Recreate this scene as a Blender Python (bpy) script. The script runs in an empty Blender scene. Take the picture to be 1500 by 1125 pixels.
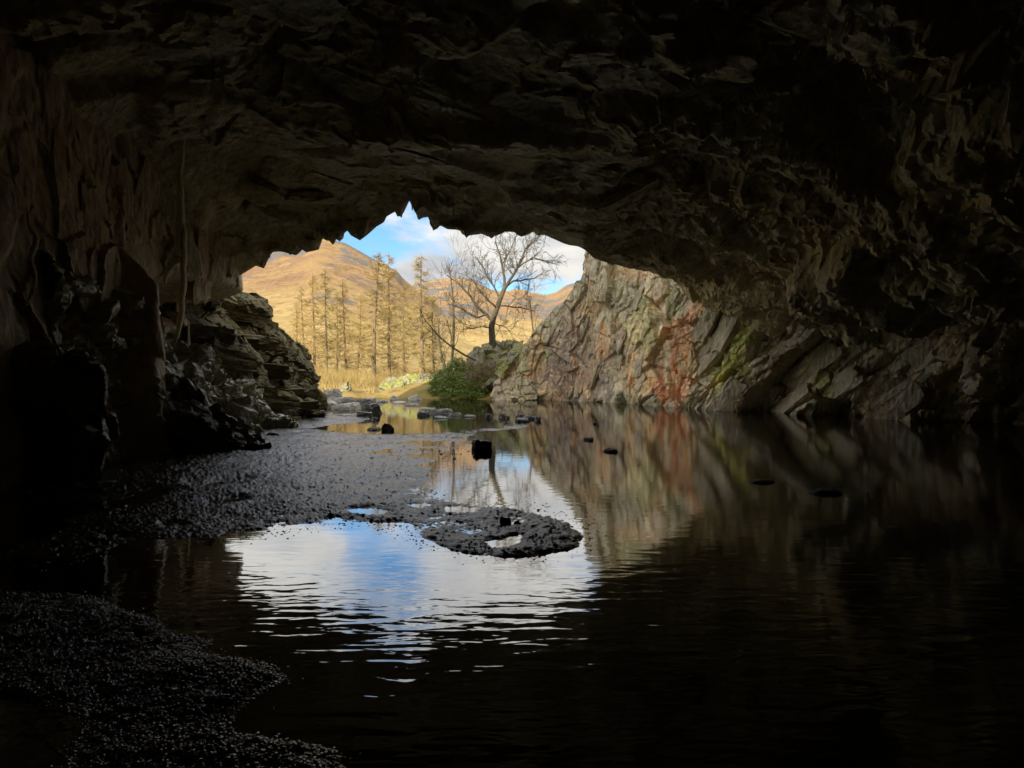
import bpy, bmesh, math, random
import numpy as np
from mathutils import Vector, Matrix

scene = bpy.context.scene
COL = scene.collection
rng = np.random.default_rng(7)
random.seed(7)
CH, F, HY = 1.6, 1000.0, 545.0          # camera height (m), focal length and horizon row used to survey the place

# ------------------------------------------------------------------ camera
cam_d = bpy.data.cameras.new('camera')
cam_d.lens = 24.0; cam_d.sensor_width = 36.0
cam_d.shift_y = -(562.5 - HY) / 1500.0
cam_d.clip_start = 0.05; cam_d.clip_end = 5000
cam = bpy.data.objects.new('camera', cam_d)
cam.location = (0, 0, CH); cam.rotation_euler = (math.radians(90), 0, 0)
COL.objects.link(cam); scene.camera = cam

# ------------------------------------------------------------------ world, sun, exposure
SUN_EL, SUN_AZ = math.radians(23), math.radians(203)      # azimuth clockwise from +Y: behind the camera, to its left
sdir = Vector((math.sin(SUN_AZ) * math.cos(SUN_EL), math.cos(SUN_AZ) * math.cos(SUN_EL), math.sin(SUN_EL)))
world = bpy.data.worlds.new('World'); scene.world = world; world.use_nodes = True
wn, wl = world.node_tree.nodes, world.node_tree.links
wn.clear()
w_out = wn.new('ShaderNodeOutputWorld'); w_bg = wn.new('ShaderNodeBackground')
sky = wn.new('ShaderNodeTexSky'); sky.sky_type = 'NISHITA'; sky.sun_disc = False
sky.sun_elevation = SUN_EL; sky.sun_rotation = SUN_AZ; sky.air_density = 1.0; sky.dust_density = 0.6; sky.ozone_density = 1.5
tc = wn.new('ShaderNodeTexCoord')
sep = wn.new('ShaderNodeSeparateXYZ'); wl.new(tc.outputs['Generated'], sep.inputs[0])
zz = wn.new('ShaderNodeMath'); zz.operation = 'MAXIMUM'; zz.inputs[1].default_value = 0.0; wl.new(sep.outputs[2], zz.inputs[0])
za = wn.new('ShaderNodeMath'); za.operation = 'ADD'; za.inputs[1].default_value = 0.28; wl.new(zz.outputs[0], za.inputs[0])
dv = wn.new('ShaderNodeVectorMath'); dv.operation = 'DIVIDE'
cz = wn.new('ShaderNodeCombineXYZ')
for i in range(3): wl.new(za.outputs[0], cz.inputs[i])
wl.new(tc.outputs['Generated'], dv.inputs[0]); wl.new(cz.outputs[0], dv.inputs[1])
cm = wn.new('ShaderNodeMapping'); cm.inputs['Location'].default_value = (4.4, 12.2, 3.8); wl.new(dv.outputs[0], cm.inputs['Vector'])
cn = wn.new('ShaderNodeTexNoise'); cn.inputs['Scale'].default_value = 2.1; cn.inputs['Detail'].default_value = 9; cn.inputs['Roughness'].default_value = 0.55
wl.new(cm.outputs[0], cn.inputs['Vector'])
cr = wn.new('ShaderNodeValToRGB'); cr.color_ramp.elements[0].position = 0.385; cr.color_ramp.elements[1].position = 0.48
wl.new(cn.outputs['Fac'], cr.inputs[0])
cn2 = wn.new('ShaderNodeTexNoise'); cn2.inputs['Scale'].default_value = 4.5; cn2.inputs['Detail'].default_value = 6
wl.new(cm.outputs[0], cn2.inputs['Vector'])
cc = wn.new('ShaderNodeValToRGB')
cc.color_ramp.elements[0].position = 0.32; cc.color_ramp.elements[0].color = (3.3, 3.45, 3.65, 1)
cc.color_ramp.elements[1].position = 0.62; cc.color_ramp.elements[1].color = (5.4, 5.25, 4.95, 1)
wl.new(cn2.outputs['Fac'], cc.inputs[0])
sk_g = wn.new('ShaderNodeMix'); sk_g.data_type = 'RGBA'; sk_g.blend_type = 'MULTIPLY'; sk_g.inputs[0].default_value = 1
sk_g.inputs[7].default_value = (0.60, 0.86, 1.10, 1); wl.new(sky.outputs[0], sk_g.inputs[6])
wm = wn.new('ShaderNodeMix'); wm.data_type = 'RGBA'
wl.new(cr.outputs[0], wm.inputs[0]); wl.new(sk_g.outputs[2], wm.inputs[6])
# clouds brighten from the horizon towards the zenith, added to light the cave interior
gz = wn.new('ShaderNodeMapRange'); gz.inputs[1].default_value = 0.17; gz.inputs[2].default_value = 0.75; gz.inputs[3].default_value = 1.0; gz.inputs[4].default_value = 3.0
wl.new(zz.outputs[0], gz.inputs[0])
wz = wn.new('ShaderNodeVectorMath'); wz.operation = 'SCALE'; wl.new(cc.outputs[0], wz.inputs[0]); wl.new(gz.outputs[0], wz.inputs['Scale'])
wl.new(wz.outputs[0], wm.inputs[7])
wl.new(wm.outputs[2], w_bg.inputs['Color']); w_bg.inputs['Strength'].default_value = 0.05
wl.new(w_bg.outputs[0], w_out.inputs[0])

sun_d = bpy.data.lights.new('sun', 'SUN'); sun_d.energy = 2.8; sun_d.angle = math.radians(0.5); sun_d.color = (1.0, 0.9, 0.74)
sun = bpy.data.objects.new('sun', sun_d); COL.objects.link(sun)
sun.rotation_euler = (-sdir).to_track_quat('-Z', 'Y').to_euler(); sun.location = (-30, -30, 40)

scene.view_settings.view_transform = 'Standard'; scene.view_settings.look = 'None'
scene.view_settings.exposure = 1.8; scene.view_settings.gamma = 1.0
scene.view_settings.use_curve_mapping = False
scene.cycles.use_denoising = True
scene.cycles.max_bounces = 7; scene.cycles.diffuse_bounces = 4; scene.cycles.glossy_bounces = 4
scene.cycles.sample_clamp_indirect = 4.0
scene.render.engine = 'CYCLES'

# ------------------------------------------------------------------ numpy noise
def _h(ix, iy, iz, seed):
    h = (ix.astype(np.uint32) * np.uint32(374761393) + iy.astype(np.uint32) * np.uint32(668265263)
         + iz.astype(np.uint32) * np.uint32(2246822519) + np.uint32(seed * 97 + 13) * np.uint32(3266489917))
    h ^= h >> np.uint32(15); h *= np.uint32(2246822519); h ^= h >> np.uint32(13); h *= np.uint32(3266489917); h ^= h >> np.uint32(16)
    return h
def _r(h, k):
    h = h * np.uint32(747796405) + np.uint32(k * 2891336453 & 0xffffffff)
    h ^= h >> np.uint32(16); h *= np.uint32(2246822519); h ^= h >> np.uint32(15)
    return (h & np.uint32(0xffffff)).astype(np.float32) / np.float32(0xffffff)
def vnoise(p, seed=0):
    p = p.astype(np.float32); ip = np.floor(p); f = p - ip; f = f * f * (3 - 2 * f); ip = ip.astype(np.int64)
    out = np.zeros(len(p), np.float32)
    for dx in (0, 1):
        for dy in (0, 1):
            for dz in (0, 1):
                w = (f[:, 0] if dx else 1 - f[:, 0]) * (f[:, 1] if dy else 1 - f[:, 1]) * (f[:, 2] if dz else 1 - f[:, 2])
                out += w * _r(_h(ip[:, 0] + dx, ip[:, 1] + dy, ip[:, 2] + dz, seed), 1)
    return out * 2 - 1
def fbm(p, scale=1.0, oct=4, seed=0, gain=0.5):
    out = np.zeros(len(p), np.float32); a = 1.0; s = scale
    for o in range(oct):
        out += a * vnoise(p * s, seed + o * 7); a *= gain; s *= 2.03
    return out
def facet(p, seed, slope=0.6, crack=0.0, cw=0.08):
    """blocky relief: every 3-D cell carries its own tilted plane; cracks between the cells"""
    p = p.astype(np.float32); ip = np.floor(p).astype(np.int64)
    n = len(p); b1 = np.full(n, 1e9, np.float32); b2 = np.full(n, 1e9, np.float32); val = np.zeros(n, np.float32)
    for dx in (-1, 0, 1):
        for dy in (-1, 0, 1):
            for dz in (-1, 0, 1):
                cx, cy, cz_ = ip[:, 0] + dx, ip[:, 1] + dy, ip[:, 2] + dz
                h = _h(cx, cy, cz_, seed)
                ex = p[:, 0] - cx - _r(h, 1); ey = p[:, 1] - cy - _r(h, 2); ez = p[:, 2] - cz_ - _r(h, 3)
                d = ex * ex + ey * ey + ez * ez
                near = d < b1
                b2 = np.where(near, b1, np.minimum(b2, d))
                b1 = np.where(near, d, b1)
                v = (_r(h, 4) * 2 - 1) + slope * 2 * ((_r(h, 5) - .5) * ex + (_r(h, 6) - .5) * ey + (_r(h, 7) - .5) * ez)
                val = np.where(near, v, val)
    if crack:
        e = np.sqrt(b2) - np.sqrt(b1)
        val = val - crack * np.exp(-e / cw)
    return val
def basis(a, b):
    a = np.array(a, float); a /= np.linalg.norm(a); b = np.array(b, float); b -= a * (a @ b); b /= np.linalg.norm(b)
    return np.array([a, b, np.cross(a, b)])
def relief(p, octs, rot=None, fine=0.02, seed=0):
    """octs: (cell size xyz in rotated axes, amplitude, slope, crack)"""
    q = p @ rot.T if rot is not None else p
    # bend the axes a little so nothing runs dead straight
    q = q + 0.12 * np.stack([fbm(q, .5, 2, seed + 3), fbm(q, .5, 2, seed + 5), fbm(q, .5, 2, seed + 9)], 1)
    out = np.zeros(len(p), np.float32)
    for k, (cs, amp, sl, ck) in enumerate(octs):
        out += amp * facet(q / np.array(cs), seed + 31 * k + 1, sl, ck)
    if fine: out += fine * fbm(q, 5.0, 3, seed + 77)
    return out
def blur(a, ru, rv):
    for ax, r in ((0, ru), (1, rv)):
        for _ in range(2):
            p = np.pad(a, [(r + 1, r) if k == ax else (0, 0) for k in range(2)], mode='edge'); c = np.cumsum(p, ax)
            n = a.shape[ax]; hi = np.take(c, np.arange(2 * r + 1, 2 * r + 1 + n), ax); lo = np.take(c, np.arange(0, n), ax); a = (hi - lo) / (2 * r + 1)
    return a
def sstep(a, b, x):
    t = np.clip((x - a) / (b - a), 0, 1); return t * t * (3 - 2 * t)
def P(px, py, Y): return np.array([(px - 750) / F * Y, Y, CH + (HY - py) / F * Y])
def G(px, py):
    Y = CH * F / (py - HY); return np.array([(px - 750) / F * Y, Y, 0.0])

# ------------------------------------------------------------------ mesh helpers
def new_obj(name, me, mat=None, parent=None):
    o = bpy.data.objects.new(name, me); COL.objects.link(o)
    if mat is not None and me is not None and not me.materials: me.materials.append(mat)
    if parent is not None: o.parent = parent
    return o
def raw_mesh(name, v, faces, k):
    """faces: (n,k) int array"""
    me = bpy.data.meshes.new(name)
    v = np.ascontiguousarray(v, np.float32); faces = np.ascontiguousarray(faces, np.int32)
    me.vertices.add(len(v)); me.vertices.foreach_set('co', v.ravel())
    n = len(faces)
    me.loops.add(n * k); me.loops.foreach_set('vertex_index', faces.ravel())
    me.polygons.add(n); me.polygons.foreach_set('loop_start', np.arange(0, n * k, k, dtype=np.int32))
    me.polygons.foreach_set('loop_total', np.full(n, k, np.int32))
    me.update(calc_edges=True)
    return me
def grid_mesh(name, pts, smooth=None, tint=None, flip=False):
    nu, nv = pts.shape[:2]
    idx = np.arange(nu * nv).reshape(nu, nv)
    f = np.stack([idx[:-1, :-1], idx[1:, :-1], idx[1:, 1:], idx[:-1, 1:]], -1).reshape(-1, 4)
    if flip: f = f[:, ::-1]
    me = raw_mesh(name, pts.reshape(-1, 3), f, 4)
    if smooth is not None: finish(me, smooth)
    if tint is not None:
        a = me.color_attributes.new('tint', 'FLOAT_COLOR', 'POINT')
        c = np.ones((nu * nv, 4), np.float32); c[:, :3] = tint.reshape(-1, 3); a.data.foreach_set('color', c.ravel())
    return me
def finish(me, deg):
    me.polygons.foreach_set('use_smooth', np.ones(len(me.polygons), bool))
    if deg < 179: me.set_sharp_from_angle(angle=math.radians(deg))
    me.update()
def grid_normals(pts):
    du = np.gradient(pts, axis=0); dv_ = np.gradient(pts, axis=1)
    n = np.cross(du, dv_); n /= np.linalg.norm(n, axis=-1, keepdims=True) + 1e-9
    return n
def hull_mesh(name, pts, edge=0.3, amp=0.03, cell=0.3, seed=0, sharp=32, fine=0.0, flatten=None):
    bm = bmesh.new()
    for p in pts: bm.verts.new(p)
    r = bmesh.ops.convex_hull(bm, input=bm.verts)
    bmesh.ops.delete(bm, geom=[g for g in r['geom_interior'] if isinstance(g, bmesh.types.BMVert)], context='VERTS')
    loose = [v for v in bm.verts if not v.link_faces]
    if loose: bmesh.ops.delete(bm, geom=loose, context='VERTS')
    for _ in range(7):
        es = [e for e in bm.edges if e.calc_length() > edge]
        if not es: break
        bmesh.ops.subdivide_edges(bm, edges=es, cuts=1)
        bmesh.ops.triangulate(bm, faces=[f for f in bm.faces if len(f.verts) > 3])
    bm.normal_update()
    me = bpy.data.meshes.new(name)
    if amp:
        co = np.array([v.co[:] for v in bm.verts]); no = np.array([v.normal[:] for v in bm.verts])
        q = co + seed * 3.7
        cs = np.array(flatten if flatten is not None else (cell, cell, cell))
        d = amp * facet(q / cs, seed, .9, .3) + .4 * amp * facet(q / cs * 2.7, seed + 5, .9, .2) + fine * fbm(q, 6 / max(cell, .05) * .3, 3, seed)
        d = d - d.max() * .3
        co = co + no * d[:, None]
        for v, c in zip(bm.verts, co): v.co = c
    bm.to_mesh(me); bm.free()
    finish(me, sharp)
    return me
def box_pts(n, dims, seed, taper=0.25, round_=0.18):
    r = np.random.default_rng(seed); out = []
    for sx in (-1, 1):
        for sy in (-1, 1):
            for sz in (-1, 1):
                p = np.array([sx, sy, sz], float)
                p *= 1 - taper * r.random(3); out.append(p)
    for _ in range(n):
        p = r.normal(size=3); p /= np.abs(p).max() ** .75 * np.linalg.norm(p) ** .25
        out.append(p * (1 + round_ * (r.random() - .6)))
    return np.array(out) * np.array(dims) / 2
def tubes(polys, sides=6):
    """polys: list of (points (n,3), radii (n,)) -> verts, quad faces"""
    V, Fc, base = [], [], 0
    ang = np.arange(sides) * 2 * math.pi / sides
    for pts, rad in polys:
        pts = np.asarray(pts, float); rad = np.asarray(rad, float); n = len(pts)
        t = np.gradient(pts, axis=0); t /= np.linalg.norm(t, axis=1, keepdims=True) + 1e-9
        ref = np.where(np.abs(t[:, 2:3]) > .9, np.array([[1.0, 0, 0]]), np.array([[0, 0, 1.0]]))
        a = np.cross(t, ref); a /= np.linalg.norm(a, axis=1, keepdims=True) + 1e-9
        b = np.cross(t, a)
        ring = pts[:, None, :] + rad[:, None, None] * (np.cos(ang)[None, :, None] * a[:, None, :] + np.sin(ang)[None, :, None] * b[:, None, :])
        V.append(ring.reshape(-1, 3))
        i = base + np.arange(n - 1)[:, None] * sides; j = np.arange(sides)[None, :]; j2 = (j + 1) % sides
        Fc.append(np.stack([i + j, i + j2, i + sides + j2, i + sides + j], -1).reshape(-1, 4))
        base += n * sides
    return np.concatenate(V), np.concatenate(Fc)
def tag(o, label=None, cat=None, group=None, kind=None):
    for k, v in (('label', label), ('category', cat), ('group', group), ('kind', kind)):
        if v: o[k] = v
    return o
def empty(name, loc):
    o = bpy.data.objects.new(name, None); COL.objects.link(o); o.location = loc; o.empty_display_size = .2
    bpy.context.view_layer.update()
    return o
def put(name, me, mat, parent):
    """a part whose mesh is written in place coordinates, under a thing that stands at its own base"""
    o = new_obj(name, me, mat, parent); o.matrix_parent_inverse = parent.matrix_world.inverted(); return o

# ------------------------------------------------------------------ materials
class NT:
    def __init__(s, name):
        s.m = bpy.data.materials.new(name); s.m.use_nodes = True; s.n = s.m.node_tree.nodes; s.l = s.m.node_tree.links
        s.b = s.n['Principled BSDF']; s.o = s.n['Material Output']
        s.pos = s.n.new('ShaderNodeNewGeometry').outputs['Position']
    def link(s, a, b): s.l.new(a, b)
    def mapv(s, scale, rot=(0, 0, 0), src=None):
        m = s.n.new('ShaderNodeMapping'); m.inputs['Scale'].default_value = scale; m.inputs['Rotation'].default_value = rot
        s.link(src or s.pos, m.inputs['Vector']); return m.outputs[0]
    def noise(s, scale, detail=6, rough=.55, vec=None, dist=0):
        n = s.n.new('ShaderNodeTexNoise'); n.inputs['Scale'].default_value = scale; n.inputs['Detail'].default_value = detail
        n.inputs['Roughness'].default_value = rough; n.inputs['Distortion'].default_value = dist
        s.link(vec or s.pos, n.inputs['Vector']); return n.outputs['Fac']
    def voro(s, scale, vec=None, feature='F1', out='Distance'):
        n = s.n.new('ShaderNodeTexVoronoi'); n.feature = feature; n.inputs['Scale'].default_value = scale
        s.link(vec or s.pos, n.inputs['Vector']); return n.outputs[out]
    def ramp(s, fac, stops):
        r = s.n.new('ShaderNodeValToRGB'); e = r.color_ramp.elements
        while len(e) < len(stops): e.new(.5)
        for el, (p, c) in zip(e, stops):
            el.position = p; el.color = (c, c, c, 1) if isinstance(c, (int, float)) else (*c, 1)
        s.link(fac, r.inputs[0]); return r.outputs[0]
    def mix(s, fac, a, b, mode='MIX'):
        m = s.n.new('ShaderNodeMix'); m.data_type = 'RGBA'; m.blend_type = mode
        for ix, v in ((0, fac), (6, a), (7, b)):
            sock = m.inputs[ix]
            if isinstance(v, (int, float)): sock.default_value = v if ix == 0 else (v, v, v, 1)
            elif isinstance(v, tuple): sock.default_value = (*v, 1)
            else: s.link(v, sock)
        return m.outputs[2]
    def math(s, op, a, b=None):
        m = s.n.new('ShaderNodeMath'); m.operation = op
        for sock, v in ((m.inputs[0], a), (m.inputs[1], b)):
            if v is None: continue
            if isinstance(v, (int, float)): sock.default_value = v
            else: s.link(v, sock)
        return m.outputs[0]
    def attr(s, name):
        a = s.n.new('ShaderNodeAttribute'); a.attribute_name = name; return a.outputs['Color']
    def bump(s, h, strength, dist, prev=None):
        b = s.n.new('ShaderNodeBump'); b.inputs['Strength'].default_value = strength; b.inputs['Distance'].default_value = dist
        s.link(h, b.inputs['Height'])
        if prev is not None: s.link(prev, b.inputs['Normal'])
        return b.outputs[0]
    def done(s, col=None, rough=None, normal=None, spec=None):
        for k, v in (('Base Color', col), ('Roughness', rough), ('Normal', normal), ('Specular IOR Level', spec)):
            if v is None: continue
            if isinstance(v, (int, float)): s.b.inputs[k].default_value = v
            elif isinstance(v, tuple): s.b.inputs[k].default_value = (*v, 1)
            else: s.link(v, s.b.inputs[k])
        return s.m

def rock_mat(name, cols, scale=.5, rough=(.45, .8), bump=.7, stretch=(1, 1, 1), rot=(0, 0, 0), moss=None, tint=False, fine=1.0, spec=.5):
    t = NT(name)
    v = t.mapv(stretch, rot)
    n1 = t.noise(scale, 9, .6, v, .6)
    n = len(cols)
    c = t.ramp(n1, [(.30 + .42 * i / (n - 1), k) for i, k in enumerate(cols)])
    n2 = t.noise(scale * 7, 8, .65, v)
    c = t.mix(.8, c, t.ramp(n2, [(.3, .5), (.5, 1.0), (.72, 1.55)]), 'MULTIPLY')
    n3 = t.noise(38 * fine, 5, .7, v)
    c = t.mix(.7, c, t.ramp(n3, [(.3, .6), (.5, 1.0), (.7, 1.45)]), 'MULTIPLY')
    if tint: c = t.mix(1.0, c, t.attr('tint'), 'MULTIPLY')
    if moss:
        nrm = t.n.new('ShaderNodeNewGeometry').outputs['Normal']
        sp = t.n.new('ShaderNodeSeparateXYZ'); t.link(nrm, sp.inputs[0])
        mz = t.math('ADD', sp.outputs[2], t.math('MULTIPLY', t.math('SUBTRACT', t.noise(1.3, 6), .5), 2.2))
        mk = t.ramp(mz, [(moss[1], 0.0), (moss[1] + .22, 1.0)])
        mc = t.ramp(t.noise(9, 6), [(.3, tuple(.45 * x for x in moss[0])), (.7, moss[0])])
        c = t.mix(mk, c, mc)
    h = t.math('ADD', t.noise(4 * fine, 10, .62, v), t.math('MULTIPLY', t.voro(6.5 * fine, v), .55))
    nb = t.bump(h, bump, .10)
    nb = t.bump(t.noise(30 * fine, 6, .7, v), bump * .8, .02, nb)
    r = t.ramp(t.noise(1.1, 5), [(.3, rough[0]), (.65, rough[1])])
    return t.done(c, r, nb, spec)

def simple_mat(name, c0, c1, scale, rough=.8, bump=.4, bs=20, bd=.02, spec=.3):
    t = NT(name)
    c = t.ramp(t.noise(scale, 6, .6), [(.3, c0), (.7, c1)])
    return t.done(c, rough, t.bump(t.noise(bs, 6, .65), bump, bd), spec)

CEIL_ROT = (0, 0, math.radians(25))
M_CEIL = rock_mat('ceiling_rock', [(.27, .225, .11), (.45, .36, .16), (.40, .35, .2), (.52, .40, .18)], .45, (.5, .85), .9)
M_WALL_R = rock_mat('cliff_rock', [(.27, .24, .15), (.52, .44, .28), (.46, .41, .30), (.60, .43, .24), (.43, .40, .28)], .55, (.5, .85), 1.0,
                    (1, 1, .45), (0, math.radians(28), 0), tint=True)
M_SLAB_R = rock_mat('cliff_slab_rock', [(.20, .18, .10), (.38, .32, .19), (.34, .28, .19), (.45, .31, .16)], .8, (.45, .85), .9, (1, 1, .4), (0, math.radians(32), 0), moss=((.20, .17, .05), .95))
M_WALL_L = rock_mat('side_wall_rock', [(.25, .19, .11), (.42, .29, .155), (.36, .30, .18), (.46, .34, .18)], .5, (.5, .85), .7, (1, 1, .6))
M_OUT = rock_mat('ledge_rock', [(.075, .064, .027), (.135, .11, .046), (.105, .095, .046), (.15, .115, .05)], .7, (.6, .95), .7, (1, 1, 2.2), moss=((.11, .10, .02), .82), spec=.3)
M_BANK = rock_mat('bank_rock', [(.24, .22, .13), (.46, .43, .27), (.38, .36, .23), (.55, .51, .34)], 1.2, (.18, .42), .9, moss=((.15, .17, .05), .85), spec=.9)
M_WET = rock_mat('wet_black_rock', [(.06, .052, .04), (.14, .115, .08), (.10, .09, .07)], 1.0, (.22, .55), .8, spec=.5)
M_STONE = rock_mat('slate_stone', [(.07, .075, .08), (.16, .16, .16), (.11, .11, .105), (.22, .215, .20)], 2.0, (.25, .6), .6, fine=2)
M_STONE_D = rock_mat('dark_slate', [(.045, .045, .043), (.10, .096, .088), (.07, .068, .066)], 2.0, (.25, .6), .6, fine=2)
M_STONE_W = rock_mat('pale_slate', [(.18, .175, .15), (.36, .34, .29), (.28, .27, .24), (.42, .39, .33)], 1.6, (.35, .75), .6, fine=2, moss=((.16, .14, .05), .95))
M_MOSSROCK = rock_mat('mossy_rock', [(.10, .095, .07), (.22, .20, .15), (.28, .26, .2)], 1.2, (.6, .9), .7, moss=((.24, .25, .035), .35))
M_HILLTOP = simple_mat('hill_turf', (.10, .09, .04), (.18, .14, .06), .6)

# water: dark peaty body under a mirror surface, ripples from a slow swell and small wind waves
t = NT('pool_water')
nv = t.mapv((2.7, 8.2, 1), (0, 0, math.radians(-9)))
swell = t.noise(1.0, 2, .4, nv, .4)
fine = t.noise(6.0, 2, .5, t.mapv((1.0, 3.0, 1), (0, 0, math.radians(-6))))
sepp = t.n.new('ShaderNodeSeparateXYZ'); t.link(t.pos, sepp.inputs[0])
calm = t.ramp(t.math('ADD', t.math('MULTIPLY', sepp.outputs[1], .05), t.math('MULTIPLY', t.noise(.35, 2), .12)), [(.27, 1.0), (.36, .20), (.6, .15)])
h = t.math('ADD', t.math('MULTIPLY', swell, 1.0), t.math('MULTIPLY', fine, .16))
h = t.math('MULTIPLY', h, calm)
wb = t.bump(h, .5, .011)
fr = t.n.new('ShaderNodeFresnel'); fr.inputs['IOR'].default_value = 1.333; t.link(wb, fr.inputs['Normal'])
mr = t.n.new('ShaderNodeMapRange'); mr.inputs[1].default_value = .02; mr.inputs[2].default_value = .26; mr.inputs[3].default_value = .10; mr.inputs[4].default_value = .66
t.link(fr.outputs[0], mr.inputs[0]); fac = mr.outputs[0]
df = t.n.new('ShaderNodeBsdfDiffuse'); df.inputs['Color'].default_value = (.010, .008, .004, 1)
gl = t.n.new('ShaderNodeBsdfGlossy'); gl.inputs['Roughness'].default_value = .03; gl.inputs['Color'].default_value = (.95, .95, .95, 1)
t.link(wb, gl.inputs['Normal'])
# the open water to the right is roughened by the draught, the sheltered near pool is glassy
breeze = t.ramp(t.math('ADD', t.math('MULTIPLY', t.math('SUBTRACT', sepp.outputs[0], t.math('MULTIPLY', sepp.outputs[1], .10)), .12), t.math('MULTIPLY', t.noise(.5, 3), .2)), [(.05, .03), (.30, .07)])
t.link(breeze, gl.inputs['Roughness'])
mx = t.n.new('ShaderNodeMixShader'); t.link(fac, mx.inputs[0]); t.link(df.outputs[0], mx.inputs[1]); t.link(gl.outputs[0], mx.inputs[2])
t.link(mx.outputs[0], t.o.inputs['Surface']); M_WATER = t.m

t = NT('wet_mud')
c = t.ramp(t.noise(3, 8, .65), [(.3, (.018, .016, .013)), (.7, (.05, .044, .036))])
mb = t.bump(t.math('ADD', t.noise(14, 8, .7), t.math('MULTIPLY', t.noise(80, 5, .75), .7)), .30, .03)
M_MUD = t.done(c, t.ramp(t.noise(5, 4), [(.3, .12), (.7, .30)]), mb, 1.0)
M_PEB = NT('wet_pebble'); M_PEB = M_PEB.done(M_PEB.ramp(M_PEB.noise(60, 2), [(.3, (.05, .05, .048)), (.7, (.22, .21, .19))]), .24, None, 1.0); M_PEB.node_tree.nodes['Principled BSDF'].inputs['IOR'].default_value = 2.1

t = NT('fell_grass')
g1 = t.noise(.035, 8, .62); g2 = t.noise(.6, 8, .7)
c = t.ramp(g1, [(.32, (.21, .125, .068)), (.45, (.36, .235, .105)), (.58, (.265, .155, .088)), (.7, (.41, .28, .125))])
c = t.mix(.75, c, t.ramp(g2, [(.3, .55), (.5, 1.0), (.7, 1.4)]), 'MULTIPLY')
sr = t.n.new('ShaderNodeSeparateColor'); t.link(t.attr('tint'), sr.inputs[0])
g3 = t.noise(.12, 8, .65)
gold = t.ramp(g3, [(.3, (.26, .17, .065)), (.5, (.44, .315, .125)), (.7, (.52, .39, .18))])
gold = t.mix(.6, gold, t.ramp(g2, [(.3, .6), (.5, 1.0), (.7, 1.3)]), 'MULTIPLY')
c = t.mix(sr.outputs[1], gold, c)
c = t.mix(sr.outputs[0], c, t.mix(g2, (.11, .105, .10), (.23, .21, .185)))
sc1 = t.math('MULTIPLY', t.ramp(t.voro(.30), [(.12, 1.0), (.30, 0.0)]), t.ramp(t.noise(.03, 4), [(.42, 0.0), (.58, .75)]))
c = t.mix(sc1, c, (.085, .065, .03))
M_FELL = t.done(c, .9, t.bump(t.noise(.35, 12, .75), 1.0, 3.0), .1)

t = NT('near_turf')
c = t.ramp(t.noise(.5, 8, .65), [(.32, (.10, .075, .03)), (.45, (.25, .17, .06)), (.56, (.12, .12, .025)), (.68, (.21, .145, .07))])
M_TURF = t.done(c, .9, t.bump(t.noise(6, 8, .7), .9, .12), .1)

M_BARK = simple_mat('grey_bark', (.035, .03, .02), (.11, .09, .055), 6, .85, .7, 30, .03)
M_LARCHBARK = simple_mat('larch_bark', (.10, .07, .045), (.20, .145, .09), 2, .9, .5, 12, .03)
M_TWIG = simple_mat('larch_twig', (.27, .18, .065), (.45, .32, .115), 1.5, .9, .2)
M_TWIG2 = simple_mat('larch_twig_olive', (.19, .14, .05), (.34, .25, .085), 1.5, .9, .2)
M_BIRCHTWIG = simple_mat('bare_twig', (.09, .065, .04), (.2, .15, .09), 2, .9, .2)
M_LEAF = simple_mat('evergreen_leaf', (.065, .11, .012), (.19, .24, .034), 3, .5, .2, spec=.5)
M_MOSS = simple_mat('moss', (.10, .115, .015), (.27, .26, .04), 4, .95, .8, 45, .04, .1)
M_DRY = simple_mat('dry_grass', (.22, .15, .06), (.42, .30, .13), .8, .9, .2)
M_SCRUB = simple_mat('dead_scrub', (.13, .09, .05), (.30, .22, .13), 2, .9, .2)
M_ROOT = simple_mat('pale_root', (.52, .48, .25), (.78, .72, .44), 5, .6, .8, 18, .04)
M_ROOTRED = simple_mat('red_root', (.26, .13, .06), (.55, .42, .22), 8, .5, .8, 22, .03)

# ------------------------------------------------------------------ cave ceiling, with the mouth's lip and the turf above it
LIP_PLAN = np.array([(-30, 20.0), (-10, 20.3), (-8, 20.5), (-3, 21), (0, 21.5), (2.5, 23), (4.5, 26), (6, 29), (7.5, 31), (9, 32), (14, 33), (40, 33)])
LIP_PX = np.array([(200, 470), (330, 420), (366, 390), (370, 387), (383, 392), (397, 376), (403, 371), (415, 370), (430, 372), (438, 363), (444, 367), (455, 365),
    (463, 363), (469, 346), (474, 350), (480, 351), (485, 357), (489, 357), (492, 350), (498, 354), (503, 344), (509, 338), (514, 345), (527, 352), (535, 345), (550, 330), (562, 324),
    (566, 317), (580, 312), (583, 319), (588, 318), (594, 308), (600, 293), (603, 296), (605, 308), (608, 308), (612, 322), (619, 318), (627, 317), (632, 324), (635, 337),
    (641, 335), (645, 331), (656, 337), (670, 338), (678, 341), (683, 348), (690, 346), (705, 344), (718, 349), (730, 346), (740, 341), (752, 341), (763, 347), (775, 342), (781, 338),
    (787, 345), (796, 345), (808, 350), (820, 353), (830, 356), (845, 362), (853, 367), (870, 378), (900, 386), (930, 395), (957, 400), (992, 412), (1030, 428), (1100, 450), (1200, 470), (1500, 520)], float)
def lip_y(X): return np.interp(X, LIP_PLAN[:, 0], LIP_PLAN[:, 1])
def lip_z(X):
    Y = lip_y(X); px = 750 + F * X / Y
    return CH + (HY - np.interp(px, LIP_PX[:, 0], LIP_PX[:, 1])) / F * Y
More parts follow.
